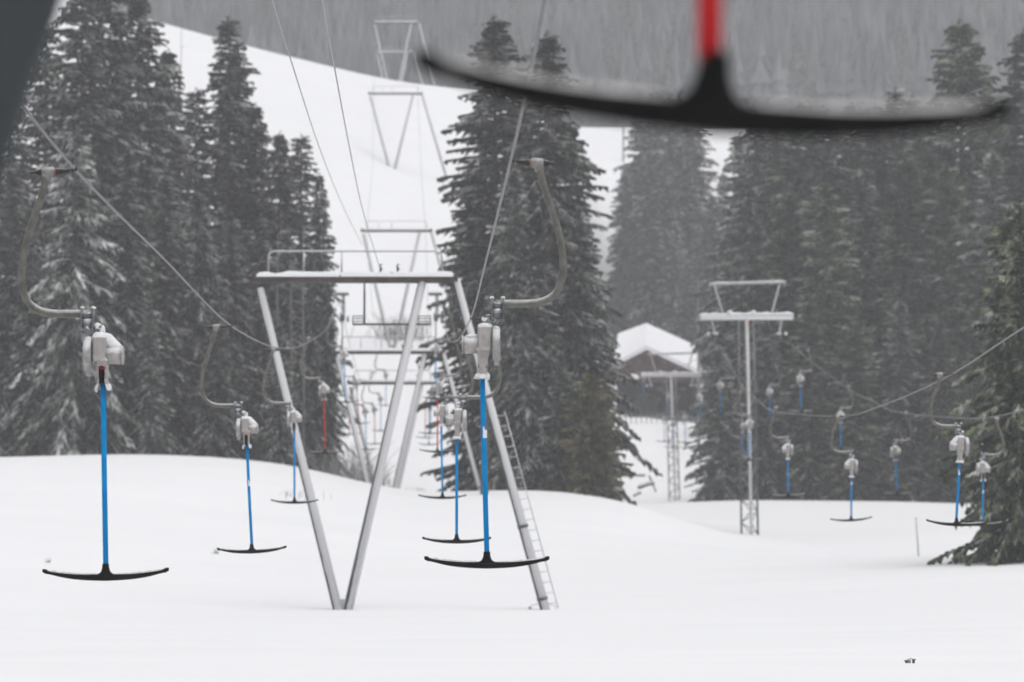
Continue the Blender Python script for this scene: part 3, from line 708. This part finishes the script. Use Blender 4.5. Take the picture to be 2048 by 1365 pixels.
# ------------------------------------------------------------------ lattice masts of the second lift
def lattice_mast(px, topy, basey, Y, label, w=1.0):
    b0 = P(px, basey, Y); t0 = P(px-8, topy, Y); H = t0.z - b0.z; lean = t0.x - b0.x
    o = thing("lattice_mast", label, "ski lift tower", b0, 0, "lattice masts of the second lift")
    g = lambda mb, nm, mt, par=o: link(nm, mb.mesh(nm, M[mt]), par)
    feet = [(-.41,.35), (0.03,-.30), (.41,.35)]; tops = [(-.36,.3), (0,-.10), (.36,.3)]
    A = [Vector((x,y,-.4)) for x, y in feet]; B = [Vector((x+lean,y,H)) for x, y in tops]
    for k in range(3):
        m = MB(); m.tube([A[k], B[k]], [.052,.045] if k != 1 else [.07,.095], 8); g(m, "leg", 'steel_dark' if k != 1 else 'wet_snow')
    m = MB(); n = 20
    for i, j in ((0,1),(1,2),(0,2)):
        for k in range(n):
            u0, u1 = k/n, (k+1)/n
            p0 = A[i].lerp(B[i], u0) if k % 2 == 0 else A[j].lerp(B[j], u0)
            p1 = A[j].lerp(B[j], u1) if k % 2 == 0 else A[i].lerp(B[i], u1)
            m.tube([p0, p1], .022, 4, cap=False)
    g(m, "bracing", 'steel_dark')
    C = Vector((lean, 0, H)); c2 = 2.33*w
    m = MB(); m.beam(C+Vector((-c2,0,0)), C+Vector((c2,0,.06)), .26, .24); cb = g(m, "crossbar", 'steel')
    sn = snow_lying(C+Vector((-c2,0,.12)), C+Vector((c2,0,.18)), .30, .14, 5); g(sn, "snow_layer", 'snow_cap', cb)
    m = MB(); m.box(-c2*.97, c2*.97, -.16, -.132, -.08, .12, 0, Matrix.Translation(C)); g(m, "rimed_face", 'snow_cap', cb)
    for x in (-.82, .35):
        m = MB(); m.lumps(C+Vector((x,0,.26)), .17, .17, .14, int(x*10)+30); g(m, "snow_lump", 'snow_cap', cb)
    f = [C+Vector((-1.86,0,1.66)), C+Vector((1.95,0,1.76))]
    m = MB(); m.beam(f[0], f[1], .09, .10); tf = g(m, "top_frame", 'steel')
    g(snow_lying(f[0]+Vector((0,0,.05)), f[1]+Vector((0,0,.05)), .11, .07, 8, 20), "snow_layer", 'snow_cap', tf)
    for x0, x1 in ((-1.58,-1.12), (1.63,1.22)):
        m = MB(); m.beam(C+Vector((x0,0,1.66)), C+Vector((x1,0,.1)), .10, .10); g(m, "strut", 'steel')
        m = MB(); m.beam(C+Vector((x0-.02,-.06,1.62)), C+Vector((x1-.02,-.06,.15)), .04, .11); g(m, "snow_layer", 'wet_snow', tf)
    for sg in (-1, 1):
        x0, x1 = (-1.70,-1.55) if sg < 0 else (1.72,1.60)
        m = MB(); m.beam(C+Vector((x0,0,-.12)), C+Vector((x1,0,-.80)), .11, .12); ar = g(m, "sheave_arm", 'steel')
        m = MB(); m.beam(C+Vector((x0,-.07,-.12)), C+Vector((x1,-.07,-.78)), .03, .12); g(m, "rimed_face", 'wet_snow', ar)
        m = MB(); c = C+Vector((x1,0,-.88)); m.tube([c-Vector((.13,0,0)), c+Vector((.13,0,0))], .14, 12); m.tube([c+Vector((sg*-.95+.0,.1,-.18)), c+Vector((sg*-.45,.1,-.18))], .07, 8); g(m, "sheave_wheel", 'steel_dark', ar)
        m = MB(); m.lumps(c+Vector((0,0,.12)), .16,.14,.07, 4+sg); m.lumps(c+Vector((sg*.33,0,.12)), .07,.07,.09, 8+sg); g(m, "snow_lump", 'snow_cap', ar)
    m = MB(); m.box(.07,.14,-.2,-.1,-.34,-.16,0,Matrix.Translation(C)); g(m, "marker_plate", 'orange')
lattice_mast(1501, 637, 1075, 140, "nearer grey lattice mast with snow on its crossbar and a square top frame")
lattice_mast(1350, 752, 1005, 222, "farther lattice mast standing in front of the wooden hut", 1.02)

# ------------------------------------------------------------------ wooden hut
Yh = 250
def hut():
    c = P(1300, 838, Yh); gz = ground(c.x, Yh)
    o = thing("wooden_hut", "brown wooden lift hut with a thick snow covered gable roof", "hut", c)
    L = lambda px, py, dy=0: P(px, py, Yh+dy) - c
    g = lambda mb, nm, mt, par=o: link(nm, mb.mesh(nm, M[mt]), par)
    fr = L(1293,700); fl = L(1226,735); fr_ = L(1404,752)
    bk = L(1293,655,13) + Vector((0,0,.0)); bl = L(1236,676,13); br = L(1392,700,13)
    th = Vector((0,0,.40))
    def slab(a, b, c_, d, t):
        m = MB(); n = len(m.v); m.v += [tuple(q) for q in (a,b,c_,d)] + [tuple(q+t) for q in (a,b,c_,d)]
        for q in ((0,3,2,1),(4,5,6,7),(0,1,5,4),(1,2,6,5),(2,3,7,6),(3,0,4,7)): m.face(list(q))
        return m
    dn = Vector((0,0,-.22))
    rl = g(slab(fl+dn, fr+dn, bk+dn, bl+dn, -dn), "roof", 'wood_brown'); rr = g(slab(fr+dn, fr_+dn, br+dn, bk+dn, -dn), "roof", 'wood_brown')
    s1 = slab(fl, fr, bk, bl, th); s2 = slab(fr, fr_, br, bk, th)
    g(s1, "snow_layer", 'snow_cap', rl); g(s2, "snow_layer", 'snow_cap', rr)
    # front gable in boards
    y0 = .4; xl = L(1240,0).x; xr = L(1392,0).x; xm = fr.x; zt = fr.z-.25; zl = fl.z-.05; zr = fr_.z-.05; zb_ = L(0,755).z
    nb = 22
    for k in range(nb):
        xa = xl + (xr-xl)*k/nb; xb = xl + (xr-xl)*(k+1)/nb - .03
        def zt_(x):
            return zt + (zl-zt)*(xm-x)/(xm-xl) if x < xm else zt + (zr-zt)*(x-xm)/(xr-xm)
        m = MB(); off = .03*(k % 2); za, zc = zt_(xa)-.05, zt_(xb)-.05
        if max(za, zc) < zb_ + .05: continue
        za = max(za, zb_+.04); zc = max(zc, zb_+.04)
        m.v += [(xa,y0-off,zb_),(xb,y0-off,zb_),(xb,y0-off,zc),(xa,y0-off,za),(xa,y0+.1,zb_),(xb,y0+.1,zb_),(xb,y0+.1,zc),(xa,y0+.1,za)]
        for q in ((0,1,2,3),(5,4,7,6),(1,5,6,2),(4,0,3,7),(3,2,6,7),(4,5,1,0)): m.face(list(q))
        g(m, "board", 'wood_brown')
    m = MB(); m.box(xl, xr, .1, .5, zb_-.35, zb_-.02); lt = g(m, "lintel", 'wood_brown')
    xe = L(1276,0).x; m = MB(); m.box(xl-.6, xe, -.9, .1, zb_-.30, zb_-.16); cn = g(m, "canopy", 'wood_brown')
    g(snow_lying((xl-.7,-.4,zb_-.16),(xe,-.4,zb_-.16), 1.0, .42, 3, 14), "snow_layer", 'snow_cap', cn)
    for px in (1238, 1285, 1340, 1390):
        x = L(px,0).x; m = MB(); w = .22 if px == 1285 else .12; m.box(x-w, x+w, .1, .5, -1.5, zb_-.3); g(m, "post", 'shade_in')
    m = MB(); m.box(xl+.1, xr-.1, 9, 9.2, -1.5, zb_-.1); m.box(xl, xl+.15, .6, 9, -1.5, zb_-.1); m.box(xr-.15, xr, .6, 9, -1.5, zb_-.1); g(m, "wall", 'shade_in')
    m = MB(); m.box(xl+.2, xr-.2, 1.0, 9, zb_-.3, zb_-.2); g(m, "ceiling", 'shade_in')
    m = MB(); m.box(xl+1.2, xl+3.4, 3.5, 5.5, -1, 1.7); m.lumps((xl+2.2,4.5,2.0),1.0,1,.35,4); m.beam((xl+4,4,0),(xl+5.2,4,2.4),.2,.2); g(m, "drive_unit", 'steel_dark')
    m = MB(); m.box(xl, xr+.6, -1.2,-1.0, -.25, .28); g(m, "floor_edge", 'steel_dark')
hut()
# picket fence before the hut
def fence():
    c = P(1290, 868, 243); gz = ground(c.x, 243)
    o = thing("picket_fence", "low faint picket fence in the snow before the hut", "fence", (c.x, 243, gz))
    m = MB(); m.beam((-2.6,0,.55),(3.4,0,.55),.05,.07); link("rail", m.mesh("rail", M['pale_bark']), o)
    m = MB(); m.box(-.04,.04,-.03,.03,-.4,.95); pk = m.mesh("picket", M['pale_bark'])
    for k in range(14): link("picket", pk, o, (-2.5+k*.44, .06, 0))
fence()

# ------------------------------------------------------------------ T-bar hangers
def L1(px, py): return ((px-150)*.00457, 0.0, (340-py)*.00457)
def smooth_path(pts, n=26):
    pts = np.array(pts, float); d = np.r_[0, np.cumsum(np.linalg.norm(np.diff(pts, axis=0), axis=1))]
    q = np.linspace(0, d[-1], n); r = pchip(d, pts, q)
    for _ in range(3): r[1:-1] = (r[:-2] + 2*r[1:-1] + r[2:]) / 4
    return [Vector(p) for p in r]
def parts_for(model):
    """meshes of one hanger; every mesh is centred on the rope clamp"""
    S = {}
    # grip
    b = MB(); b.tube([L1(140,341), L1(132,343), L1(118,344), L1(104,346)], [.012,.022,.034,.042], 10); b.tube([L1(87,345), L1(76,346), L1(70,346), L1(60,347)], [.040,.028,.013,.010], 8)
    b.tube([(.012,0,.012),(0,.0,.020),(-.014,0,.0),(-.03,0,-.012)], [.012,.016,.016,.012], 7); b.tube([(.004,-.05,.004),(.004,.05,.004)], .019, 8)
    S['jaw'] = b.mesh("jaw", M['jaw'])
    b = MB(); b.tube([L1(110,344), L1(107,344), L1(87,345), L1(84,345)], [.036,.048,.048,.036], 12); b.tube([L1(97,345), L1(94,362)], [.040,.034], 10); S['grip'] = b.mesh("grip_socket", M['socket'])
    b = MB(); b.tube([L1(112,345), L1(109,345)], .040, 12); S['collar'] = b.mesh("collar", M['rust'])
    ks = 1.0 if model == 'L' else .75
    def K(px, py):
        p = L1(px, py); return (p[0]*(1.0 if model == 'L' else .88) , 0, p[2] if py < 346 else L1(0,345)[2] + (p[2]-L1(0,345)[2])*ks)
    b = MB(); pts = smooth_path([K(94,350), K(88,378), K(78,410), K(64,450), K(52,490), K(46,520), K(44,550), K(46,580), K(54,604), K(70,621), K(92,629), K(120,631), K(150,630), K(180,630)], 30)
    b.tube(pts, [.034]*3 + [.032]*27, 12); S['arm'] = b.mesh("hanger_arm", M['arm'])
    b = MB(); tops = [p + Vector((0,0,.029)) for p in pts[17:]]; b.tube(tops, [.006]+[.013]*(len(tops)-2)+[.008], 6, sx=1.5); S['armsnow'] = b.mesh("snow_line", M['wet_snow'])
    c = Vector(K(178,632)); S['c'] = c
    b = MB()
    for dx in (-.055, .045): b.box(c.x+dx-.006, c.x+dx+.006, -.045, .045, c.z-.14, c.z+.065)
    b.tube([c+Vector((-.065,0,0)), c+Vector((.055,0,0))], .036, 10)
    b.tube([c+Vector((-.05,0,-.085)), c+Vector((.045,0,-.085))], .034, 10)
    b.tube([c+Vector((-.02,-.03,-.11)), c+Vector((.02,0,-.16)), c+Vector((.08,0,-.185))], [.02,.022,.018], 8)
    S['clamp'] = b.mesh("swivel_clamp", M['clamp'])
    b = MB(); b.lumps(c+Vector((-.052,0,.068)), .018,.04,.012,1); b.lumps(c+Vector((.047,0,.068)), .022,.04,.014,2); b.lumps(c+Vector((0,0,-.045)), .05,.035,.016,3); S['clampsnow'] = b.mesh("snow_lump", M['snow_cap'])
    return S
HS = {'L': parts_for('L'), 'M': parts_for('M')}
# head, local origin at the swivel point under the clamp; front (opening) faces -y
def head_parts():
    S = {}
    b = MB(); b.tube([(0,0,-.005),(0,0,-.11)], [.026,.034], 8); b.box(-.04,.05,-.03,.03,-.035,-.015); S['neck'] = b.mesh("swivel_neck", M['clamp'])
    b = MB()
    # main case: chamfered prism tapering to the outlet funnel
    def prism(sec):
        n0 = len(b.v); k = 8
        for (cx, cz, hx, hy) in sec:
            ch = .25
            for (ax, ay) in ((-1,-1+ch),(-1+ch,-1),(1-ch,-1),(1,-1+ch),(1,1-ch),(1-ch,1),(-1+ch,1),(-1,1-ch)): b.v.append((cx+ax*hx, ay*hy, cz))
        for i in range(len(sec)-1):
            for j in range(k): b.face([n0+i*k+j, n0+i*k+(j+1)%k, n0+(i+1)*k+(j+1)%k, n0+(i+1)*k+j])
        b.face([n0+j for j in range(k)]); b.face([n0+(len(sec)-1)*k+j for j in range(k)][::-1])
    prism([(.035,-.10,.050,.06),(.037,-.125,.066,.085),(.037,-.31,.068,.088),(.045,-.335,.072,.09),(.050,-.345,.068,.085)])
    S['case'] = b.mesh("spring_box", M['box'])
    b = MB()   # funnel shell: back and sides, open at the front lower half, flared lip
    ys = [( .05,-.345,.062,.070),(.055,-.42,.048,.060),(.058,-.50,.044,.055),(.062,-.55,.052,.060),(.064,-.585,.070,.075),(.064,-.60,.078,.08)]
    for i in range(len(ys)-1):
        (c0,z0,hx0,hy0),(c1,z1,hx1,hy1) = ys[i], ys[i+1]
        n0 = len(b.v)
        for (cx,z,hx,hy) in (ys[i], ys[i+1]):
            for (ax,ay) in ((-.55,-1),(-1,-.6),(-1,.8),(-.4,1),(.4,1),(1,.8),(1,-.6),(.55,-1)): b.v.append((cx+ax*hx, ay*hy, z))
        for j in range(7): b.face([n0+j, n0+j+1, n0+8+j+1, n0+8+j])
        if i == 0: b.face([n0+7, n0, n0+8, n0+15])
    so = b
    S['funnel'] = b.mesh("outlet_funnel", M['box'])
    b = MB(); b.box(.02,.095,-.045,.05,-.50,-.35); b.tube([(.058,-.045,-.40),(.060,-.045,-.54)], [.030,.026], 10); S['dark'] = b.mesh("outlet_opening", M['rubber'])
    b = MB(); b.lumps((.058,-.058,-.405), .034,.018,.026, 2, amp=.02); S['plug'] = b.mesh("stopper", M['darkred'])
    b = MB(); b.tube([(-.105,0,-.28),(-.100,0,-.28),(-.040,0,-.28),(-.036,0,-.28)], [.135,.155,.155,.135], 20); b.box(-.092,-.05,-.05,.06,-.475,-.30); S['drum'] = b.mesh("rope_drum", M['box_clear'])
    b = MB(); b.tube([(.10,0,-.285),(.21,0,-.285),(.238,0,-.285)], [.082,.086,.070], 14); b.tube([(.234,0,-.285),(.246,0,-.285)], .088, 14); S['motor'] = b.mesh("brake_housing", M['box'])
    b = MB(); b.tube([(.05,0,-.112),(.10,0,-.135),(.15,0,-.18),(.205,0,-.213),(.235,0,-.225)], [.045,.058,.052,.036,.022], 10, sx=1.15)
    b.lumps((.035,0,-.12), .075,.088,.05, 4, amp=.08); b.lumps((.01,-.0,-.02), .04,.035,.032, 5); b.lumps((.055,0,-.05), .028,.026,.04, 6); b.lumps((-.07,0,-.135), .034,.07,.022, 7, amp=.05)
    S['snow'] = b.mesh("snow_cap", M['snow_cap'])
    b = MB(); b.lumps((.035,0,-.112), .07,.085,.030, 14, amp=.10); b.lumps((.15,0,-.205), .075,.06,.020, 15, amp=.15); b.lumps((-.07,0,-.128), .032,.06,.016, 16, amp=.08); b.lumps((.03,0,-.045), .04,.03,.026, 17)
    S['snow_thin'] = b.mesh("snow_cap", M['snow_cap'])
    b = MB(); b.lumps((.118,-.02,-.575), .024,.024,.034, 8, amp=.05); b.lumps((-.0,.01,-.59), .014,.02,.035, 9, amp=.1); S['drip'] = b.mesh("snow_lump", M['snow_cap'])
    b = MB(); b.lumps((.10,.03,-.575), .03,.04,.028, 10, amp=.1); b.lumps((.01,.03,-.575), .022,.04,.035, 11, amp=.1); b.lumps((.06,.085,-.58), .04,.02,.02, 12, amp=.1); S['lipsnow'] = b.mesh("snow_lump", M['snow_cap'])
    return S
HD = head_parts()
def bar_prof(u):
    hh = float(np.interp(u, [0,.2,.4,.55,.7,.8,.88,.93,.97,1.0], [.034,.031,.028,.0255,.022,.019,.0165,.020,.025,.015]))
    return .066*u**2.7, hh
def bar_mesh():
    b = MB(); n = 40; seg = 12; base = 0
    for i in range(n+1):
        x = -.575 + 1.15*i/n; u = abs(x)/.575
        zc, hh = bar_prof(u)
        hy = .030 - .006*u
        for k in range(seg):
            a = 2*math.pi*k/seg; b.v.append((x, math.cos(a)*hy, zc + math.sin(a)*hh))
    for i in range(n):
        for k in range(seg): b.face([i*seg+k, i*seg+(k+1)%seg, (i+1)*seg+(k+1)%seg, (i+1)*seg+k], 0, True)
    b.face(list(range(seg))); b.face([n*seg+k for k in range(seg)][::-1])
    # socket that flares into the bar
    s0 = len(b.v); secs = [(.122,.030,.031),(.09,.032,.031),(.070,.037,.031),(.052,.043,.031),(.040,.054,.031),(.030,.070,.029),(.016,.096,.024)]
    for (z, hx, hy) in secs:
        for k in range(seg):
            a = 2*math.pi*k/seg; b.v.append((math.cos(a)*hx, math.sin(a)*hy, z))
    for i in range(len(secs)-1):
        for k in range(seg): b.face([s0+i*seg+k, s0+i*seg+(k+1)%seg, s0+(i+1)*seg+(k+1)%seg, s0+(i+1)*seg+k], 0, True)
    b.face([s0+k for k in range(seg)])
    return b.mesh("t_bar", M['rubber'])
def barsnow_mesh(h=.012, seed=1):
    b = MB(); r = random.Random(seed)
    for sg in (-1, 1):
        n = 26; k = 4; n0 = len(b.v)
        for i in range(n+1):
            x = sg*(.07 + .47*i/n); u = abs(x)/.575
            zc, hh = bar_prof(u)
            e = min(1, i/3, (n-i)/3); q = h*e*r.uniform(.6, 1.3) + .001
            for j in range(k+1):
                a = math.pi*j/k; b.v.append((x, math.cos(a)*.021, zc + hh - .004 + math.sin(a)*q))
        for i in range(n):
            for j in range(k): b.face([n0+i*(k+1)+j, n0+i*(k+1)+j+1, n0+(i+1)*(k+1)+j+1, n0+(i+1)*(k+1)+j], 0, True)
    return b.mesh("snow_line", M['wet_snow'])
BAR = bar_mesh(); BSNOW = barsnow_mesh(); BSNOW_T = barsnow_mesh(.020, 2)
RODS = {}
def rod_mesh(z0, z1, x1, colour):
    key = (round(z0,2), round(z1,2), round(x1,3), colour)
    if key not in RODS:
        b = MB(); b.tube([(0,0,z0), (x1*.45,0,(z0+z1)/2), (x1,0,z1)], .0245, 14); RODS[key] = b.mesh("pull_rod", M[colour])
    return RODS[key]
st = MB()
for k in range(5):
    a0 = -1.9 + k*.35; a1 = a0+.35
    n0 = len(st.v)
    for a in (a0, a1):
        st.v.append((math.cos(a)*.0275, math.sin(a)*.0275, 0.0)); st.v.append((math.cos(a)*.0275, math.sin(a)*.0275, .075 + (.03 if a < -1.2 else .0)))
    st.face([n0, n0+2, n0+3, n0+1])
STICK = st.mesh("sticker", M['white'])
HG = {'A': "T-bar hangers of the near drag lift", 'B': "T-bar hangers of the lattice mast lift"}
def hanger(px, py, Y, label, model='L', side=1, head=1, colour='blue', yaw=0.0, roll=0.0, rodlen=None, lean=.04, dx=0.0, sticker=None, bar_yaw=0.0, snow=0, scale=1.0, detail=True):
    """px, py: rope clamp in the photograph. side 1: arm bulges left, run goes right; -1 mirrored. head 1: outlet opening towards us"""
    p = P(px, py, Y)
    o = thing("t_bar_hanger", label, "T-bar", p, 0, HG['A' if model == 'L' else 'B'])
    o.scale = (scale,)*3
    S = HS[model]; rz = (0 if side == 1 else math.pi) + yaw
    def par(nm, me, parent, loc=(0,0,0), rot=(0,0,0)):
        q = link(nm, me, parent, loc); q.rotation_euler = rot; return q
    gp = par("grip", S['grip'], o, rot=(0,0,rz)); par("jaw", S['jaw'], gp); par("collar", S['collar'], gp)
    am = par("hanger_arm", S['arm'], o, rot=(0,0,rz)); par("snow_line", S['armsnow'], am)
    cl = par("swivel_clamp", S['clamp'], o, rot=(0,0,rz)); par("snow_lump", S['clampsnow'], cl)
    c = S['c'].copy(); c.rotate(Euler((0,0,rz)))
    hx = c.x + (.077 + dx)*(1 if side == 1 else -1); hz_ = c.z - .082
    hr = (0 if head == 1 else math.pi) + bar_yaw*.3
    hd = par("spring_box", HD['case'], o, (hx, c.y, hz_), (0,0,hr))
    par("snow_cap", HD['snow_thin' if (head == -1 and model == 'L') else 'snow'], hd); par("rope_drum", HD['drum'], hd); par("brake_housing", HD['motor'], hd); par("swivel_neck", HD['neck'], hd)
    par("outlet_funnel", HD['funnel'], hd)
    if detail:
        par("outlet_opening", HD['dark'], hd); par("stopper", HD['plug'], hd)
        par("snow_lump", HD['drip' if head == 1 else 'lipsnow'], hd)
    sx = 1 if head == 1 else -1
    rl = rodlen if rodlen is not None else 1.70
    z1 = -.50 - rl
    rod = par("pull_rod", rod_mesh(-.44, z1, lean, colour), o, (hx + sx*.062, c.y, hz_))
    if sticker is not None: par("sticker", STICK, rod, (lean*sticker, 0, -.44 + (z1+.44)*sticker))
    br = par("t_bar", BAR, o, (hx + sx*.062 + lean, c.y, hz_ + z1 - .11), (0, roll, bar_yaw))
    par("snow_line", BSNOW_T if snow == 2 else BSNOW, br)
    return o
# near drag lift, left rope
hanger(150,340,26,"nearest blue rod T-bar on the left rope, snow heaped on its spring box", yaw=0, roll=-.012, lean=.035)
hanger(462,652,47,"second blue rod T-bar on the left rope, rod leaning to the right", yaw=0, lean=.09, roll=-.03, sticker=.45)
hanger(567,698,69,"third blue rod T-bar on the left rope, before the V tower's left leg", yaw=.1, roll=0, lean=.01)
hanger(632,676,92,"red rod T-bar hanging before the dark spruces on the left rope", colour='red', lean=.03, yaw=.1)
hanger(676,631,122,"far blue rod T-bar under the left end of the second tower's crossbar", lean=.06)
hanger(703,702,146,"distant red rod T-bar in the hollow, left rope", colour='red', lean=.12)
hanger(721,760,152,"distant blue rod T-bar low in the hollow, left rope", lean=.05)
hanger(740,762,168,"very faint red rod T-bar in the hollow, left rope", colour='red', lean=.03)
hanger(753,745,181,"farthest faint blue rod T-bar on the left rope", lean=.02)
hanger(688,735,158,"faint red rod T-bar between the V tower's legs in the hollow", colour='red', lean=.05)
hanger(764,700,190,"palest blue T-bar over the foot of the slope, left rope", lean=.0)
# near drag lift, right rope
hanger(1022,322,26.2,"nearest blue rod T-bar on the right rope, white sticker on the rod", side=-1, head=-1, lean=.045, sticker=.40, dx=.0, snow=0)
hanger(942,637,47.5,"second blue rod T-bar on the right rope, just left of the nearest one", side=-1, head=-1, lean=.0, roll=.0, dx=-.03)
hanger(905,684,68,"third blue rod T-bar on the right rope, its box behind the second one's", side=-1, head=-1, lean=.03)
hanger(892,668,90,"red rod T-bar on the right rope beside the V tower", side=-1, head=-1, colour='red', lean=.0)
hanger(884,615,116,"far blue rod T-bar under the right end of the second tower's crossbar", side=-1, head=-1, lean=.04)
hanger(872,716,140,"distant blue rod T-bar on the right rope in the hollow", side=-1, head=-1, lean=.0)
hanger(868,750,152,"distant pale blue T-bar hanging lowest in the hollow on the right rope", side=-1, head=-1, lean=.0)
hanger(860,748,166,"faint pink rod T-bar in the hollow on the right rope", side=-1, head=-1, colour='red', lean=.0)
hanger(846,700,188,"palest pink T-bar over the foot of the slope, right rope", side=-1, head=-1, colour='red', lean=.0)
# foreground, strongly out of focus
F0 = P(1430, 236, 5.45)
hanger(1680, 250-3.62/5.45*FPX*1.0, 5.45, "huge blurred black T-bar on a red rod close to the camera", side=-1, head=-1, colour='red', roll=.085, lean=.0, snow=1, bar_yaw=.0)
# second lift
mkw = dict(model='M', rodlen=1.16)
hanger(1905,748,54,"nearest T-bar of the right-hand lift, white patch on its leaning blue rod", head=-1, lean=-.07, roll=.04, sticker=.32, **mkw)
hanger(1975,836,76,"T-bar just before the nearest spruce at the right edge", side=-1, head=1, lean=-.02, roll=-.05, sticker=.4, **mkw)
hanger(1693,832,78,"T-bar of the right-hand lift above the middle of the right snow bank", head=-1, lean=-.01, roll=-.05, sticker=.3, **mkw)
hanger(1567,814,91,"T-bar between the lattice mast and the middle one, bar touching the crest line", head=-1, lean=.02, roll=-.04, **mkw)
hanger(1798,825,99,"T-bar before the dark spruces, left of the near right-hand one", side=-1, head=1, lean=.06, **mkw)
hanger(1687,772,128,"T-bar whose blue rod shows behind the middle one's curved arm", side=-1, head=1, lean=.0, **mkw)
hanger(1606,700,131,"T-bar high before the spruces with snow on its bar", side=-1, head=1, lean=.03, snow=2, **mkw)
hanger(1492,783,118,"T-bar hanging directly before the lattice mast", head=-1, lean=.0, **mkw)
hanger(1544,733,150,"T-bar just right of the lattice mast, bar lost among boughs", side=-1, head=1, lean=.0, detail=False, **mkw)
hanger(1480,806,160,"T-bar partly hidden by the lattice mast's left leg", head=-1, lean=.0, detail=False, **mkw)
hanger(1446,718,142,"T-bar left of the lattice mast, upper one beside the hut", side=-1, head=1, lean=.0, detail=False, **mkw)
hanger(1404,748,165,"T-bar whose bar hangs over the snow right of the hut", side=-1, head=1, lean=.0, detail=False, **mkw)
hanger(1446,820,172,"dim T-bar low before the leaning spruce beside the gap", head=-1, lean=.0, detail=False, **mkw)
hanger(1366,793,176,"faint T-bar over the snowy gap, right of the farther mast", head=-1, lean=.0, detail=False, **mkw)
hanger(1342,806,182,"faint T-bar over the snowy gap before the farther mast's foot", head=-1, lean=.0, detail=False, **mkw)
hanger(1325,798,190,"faint T-bar over the snowy gap, left of the farther mast", head=-1, lean=.0, detail=False, **mkw)
hanger(1333,762,240,"far T-bar before the hut's dark opening, beside the mast", head=-1, lean=.0, detail=False, **mkw)
hanger(1284,722,232,"far T-bar hanging before the hut's middle post", head=-1, lean=.0, detail=False, **mkw)

# ------------------------------------------------------------------ ropes
def rope(pts, label, r=.011, mt='rope', n=160, name="haul_rope"):
    """pts: (x, Y, z) world points"""
    pts = sorted(pts, key=lambda q: q[1]); a = np.array(pts, float)
    yq = np.linspace(a[0,1], a[-1,1], n); xz = pchip(a[:,1], a[:,[0,2]], yq)
    for _ in range(2): xz[1:-1] = (xz[:-2]+2*xz[1:-1]+xz[2:])/4
    b = MB(); b.tube([Vector((xz[i,0], yq[i], xz[i,1])) for i in range(n)], r, 6)
    tag(link(name, b.mesh(name, M[mt])), label, "cable")
def RP(px, py, Y): q = P(px, py, Y); return (q.x, Y, q.z)
rope([(-3.2,2,4.6),(-3.45,10,3.7),RP(40,205,22.3),RP(150,340,26),RP(300,490,34),RP(462,652,47),RP(520,685,58),RP(567,698,69),RP(632,676,92),RP(655,655,108),RP(681,612,130),
      RP(703,702,146),RP(721,760,154),RP(740,760,168),RP(753,740,181),RP(735,480,203),RP(745,335,235),RP(747,195,266),RP(752,55,310),RP(756,110,369)],
     "haul rope of the near drag lift, left strand with the left T-bars", .0135, n=300)
rope([(.82,2,4.75),RP(1680,250-3.62/5.45*FPX,5.45),RP(1090,0,19.5),RP(1022,320,26),RP(975,510,36),RP(942,636,47.5),RP(920,676,58),RP(905,684,68),RP(893,668,90),RP(884,615,116),RP(872,610,130),
      RP(871,716,140),RP(868,750,152),RP(861,745,166),RP(852,480,203),RP(842,335,235),RP(836,195,266),RP(832,55,310),RP(830,110,369)],
     "haul rope of the near drag lift, right strand with the right T-bars", .0145, n=300)
rope([RP(2700,150,26),RP(2300,480,36),RP(2048,655,45),RP(1905,748,54),RP(1780,805,65),RP(1693,832,78),RP(1567,826,91),RP(1500,790,118),RP(1428,690,140),
      RP(1400,715,165),RP(1350,740,200),RP(1300,768,222),RP(1290,772,250)],
     "rope of the right-hand lift, strand that rises steeply to the right", .014, n=220)
rope([RP(2500,640,50),RP(2200,770,62),RP(2048,820,71),RP(1975,836,76),RP(1880,834,88),RP(1798,825,99),RP(1740,800,115),RP(1687,772,128),RP(1620,722,133),RP(1562,682,140),
      RP(1470,720,155),RP(1404,748,175),RP(1398,768,222),RP(1380,772,250)],
     "rope of the right-hand lift, lower flatter strand", .014, n=220)
def cable_pts(im, Y0, Y1):
    d = [0.0]
    for a_, b2 in zip(im, im[1:]): d.append(d[-1] + math.hypot(b2[0]-a_[0], b2[1]-a_[1]))
    return [RP(x, y, 1/((1-q/d[-1])/Y0 + (q/d[-1])/Y1)) for (x, y), q in zip(im, d)]
rope(cable_pts([(478,-260),(545,0),(591,150),(635,285),(678,395),(725,492)],25,110), "left one of the two thin overhead cables", .010, 'thinrope', name="overhead_cable", n=120)
rope(cable_pts([(605,-300),(645,0),(668,130),(694,270),(724,415),(760,538)],25,78), "right one of the two thin overhead cables, ending on the tower's crossbar", .0105, 'thinrope', name="overhead_cable", n=120)

# ------------------------------------------------------------------ falling snow
m = MB(); r = random.Random(5)
for k in range(420):
    Y = r.uniform(11, 60); px = r.uniform(-40, 2090); py = r.uniform(-30, 1300); q = P(px, py, Y)
    if q.z < ground(q.x, Y) + .2: continue
    s = r.uniform(.0022, .0050); b = len(m.v)
    m.v += [(q.x-s,Y,q.z),(q.x,Y-s,q.z-s*.5),(q.x+s,Y,q.z),(q.x,Y+s,q.z),(q.x,Y,q.z+s),(q.x,Y,q.z-s)]
    for f in ((0,1,4),(1,2,4),(2,3,4),(3,0,4),(1,0,5),(2,1,5),(3,2,5),(0,3,5)): m.face([b+i for i in f])
tag(link("snowflakes", m.mesh("snowflakes", M['snow_cap'])), "sparse snowflakes in the air", kind='stuff')
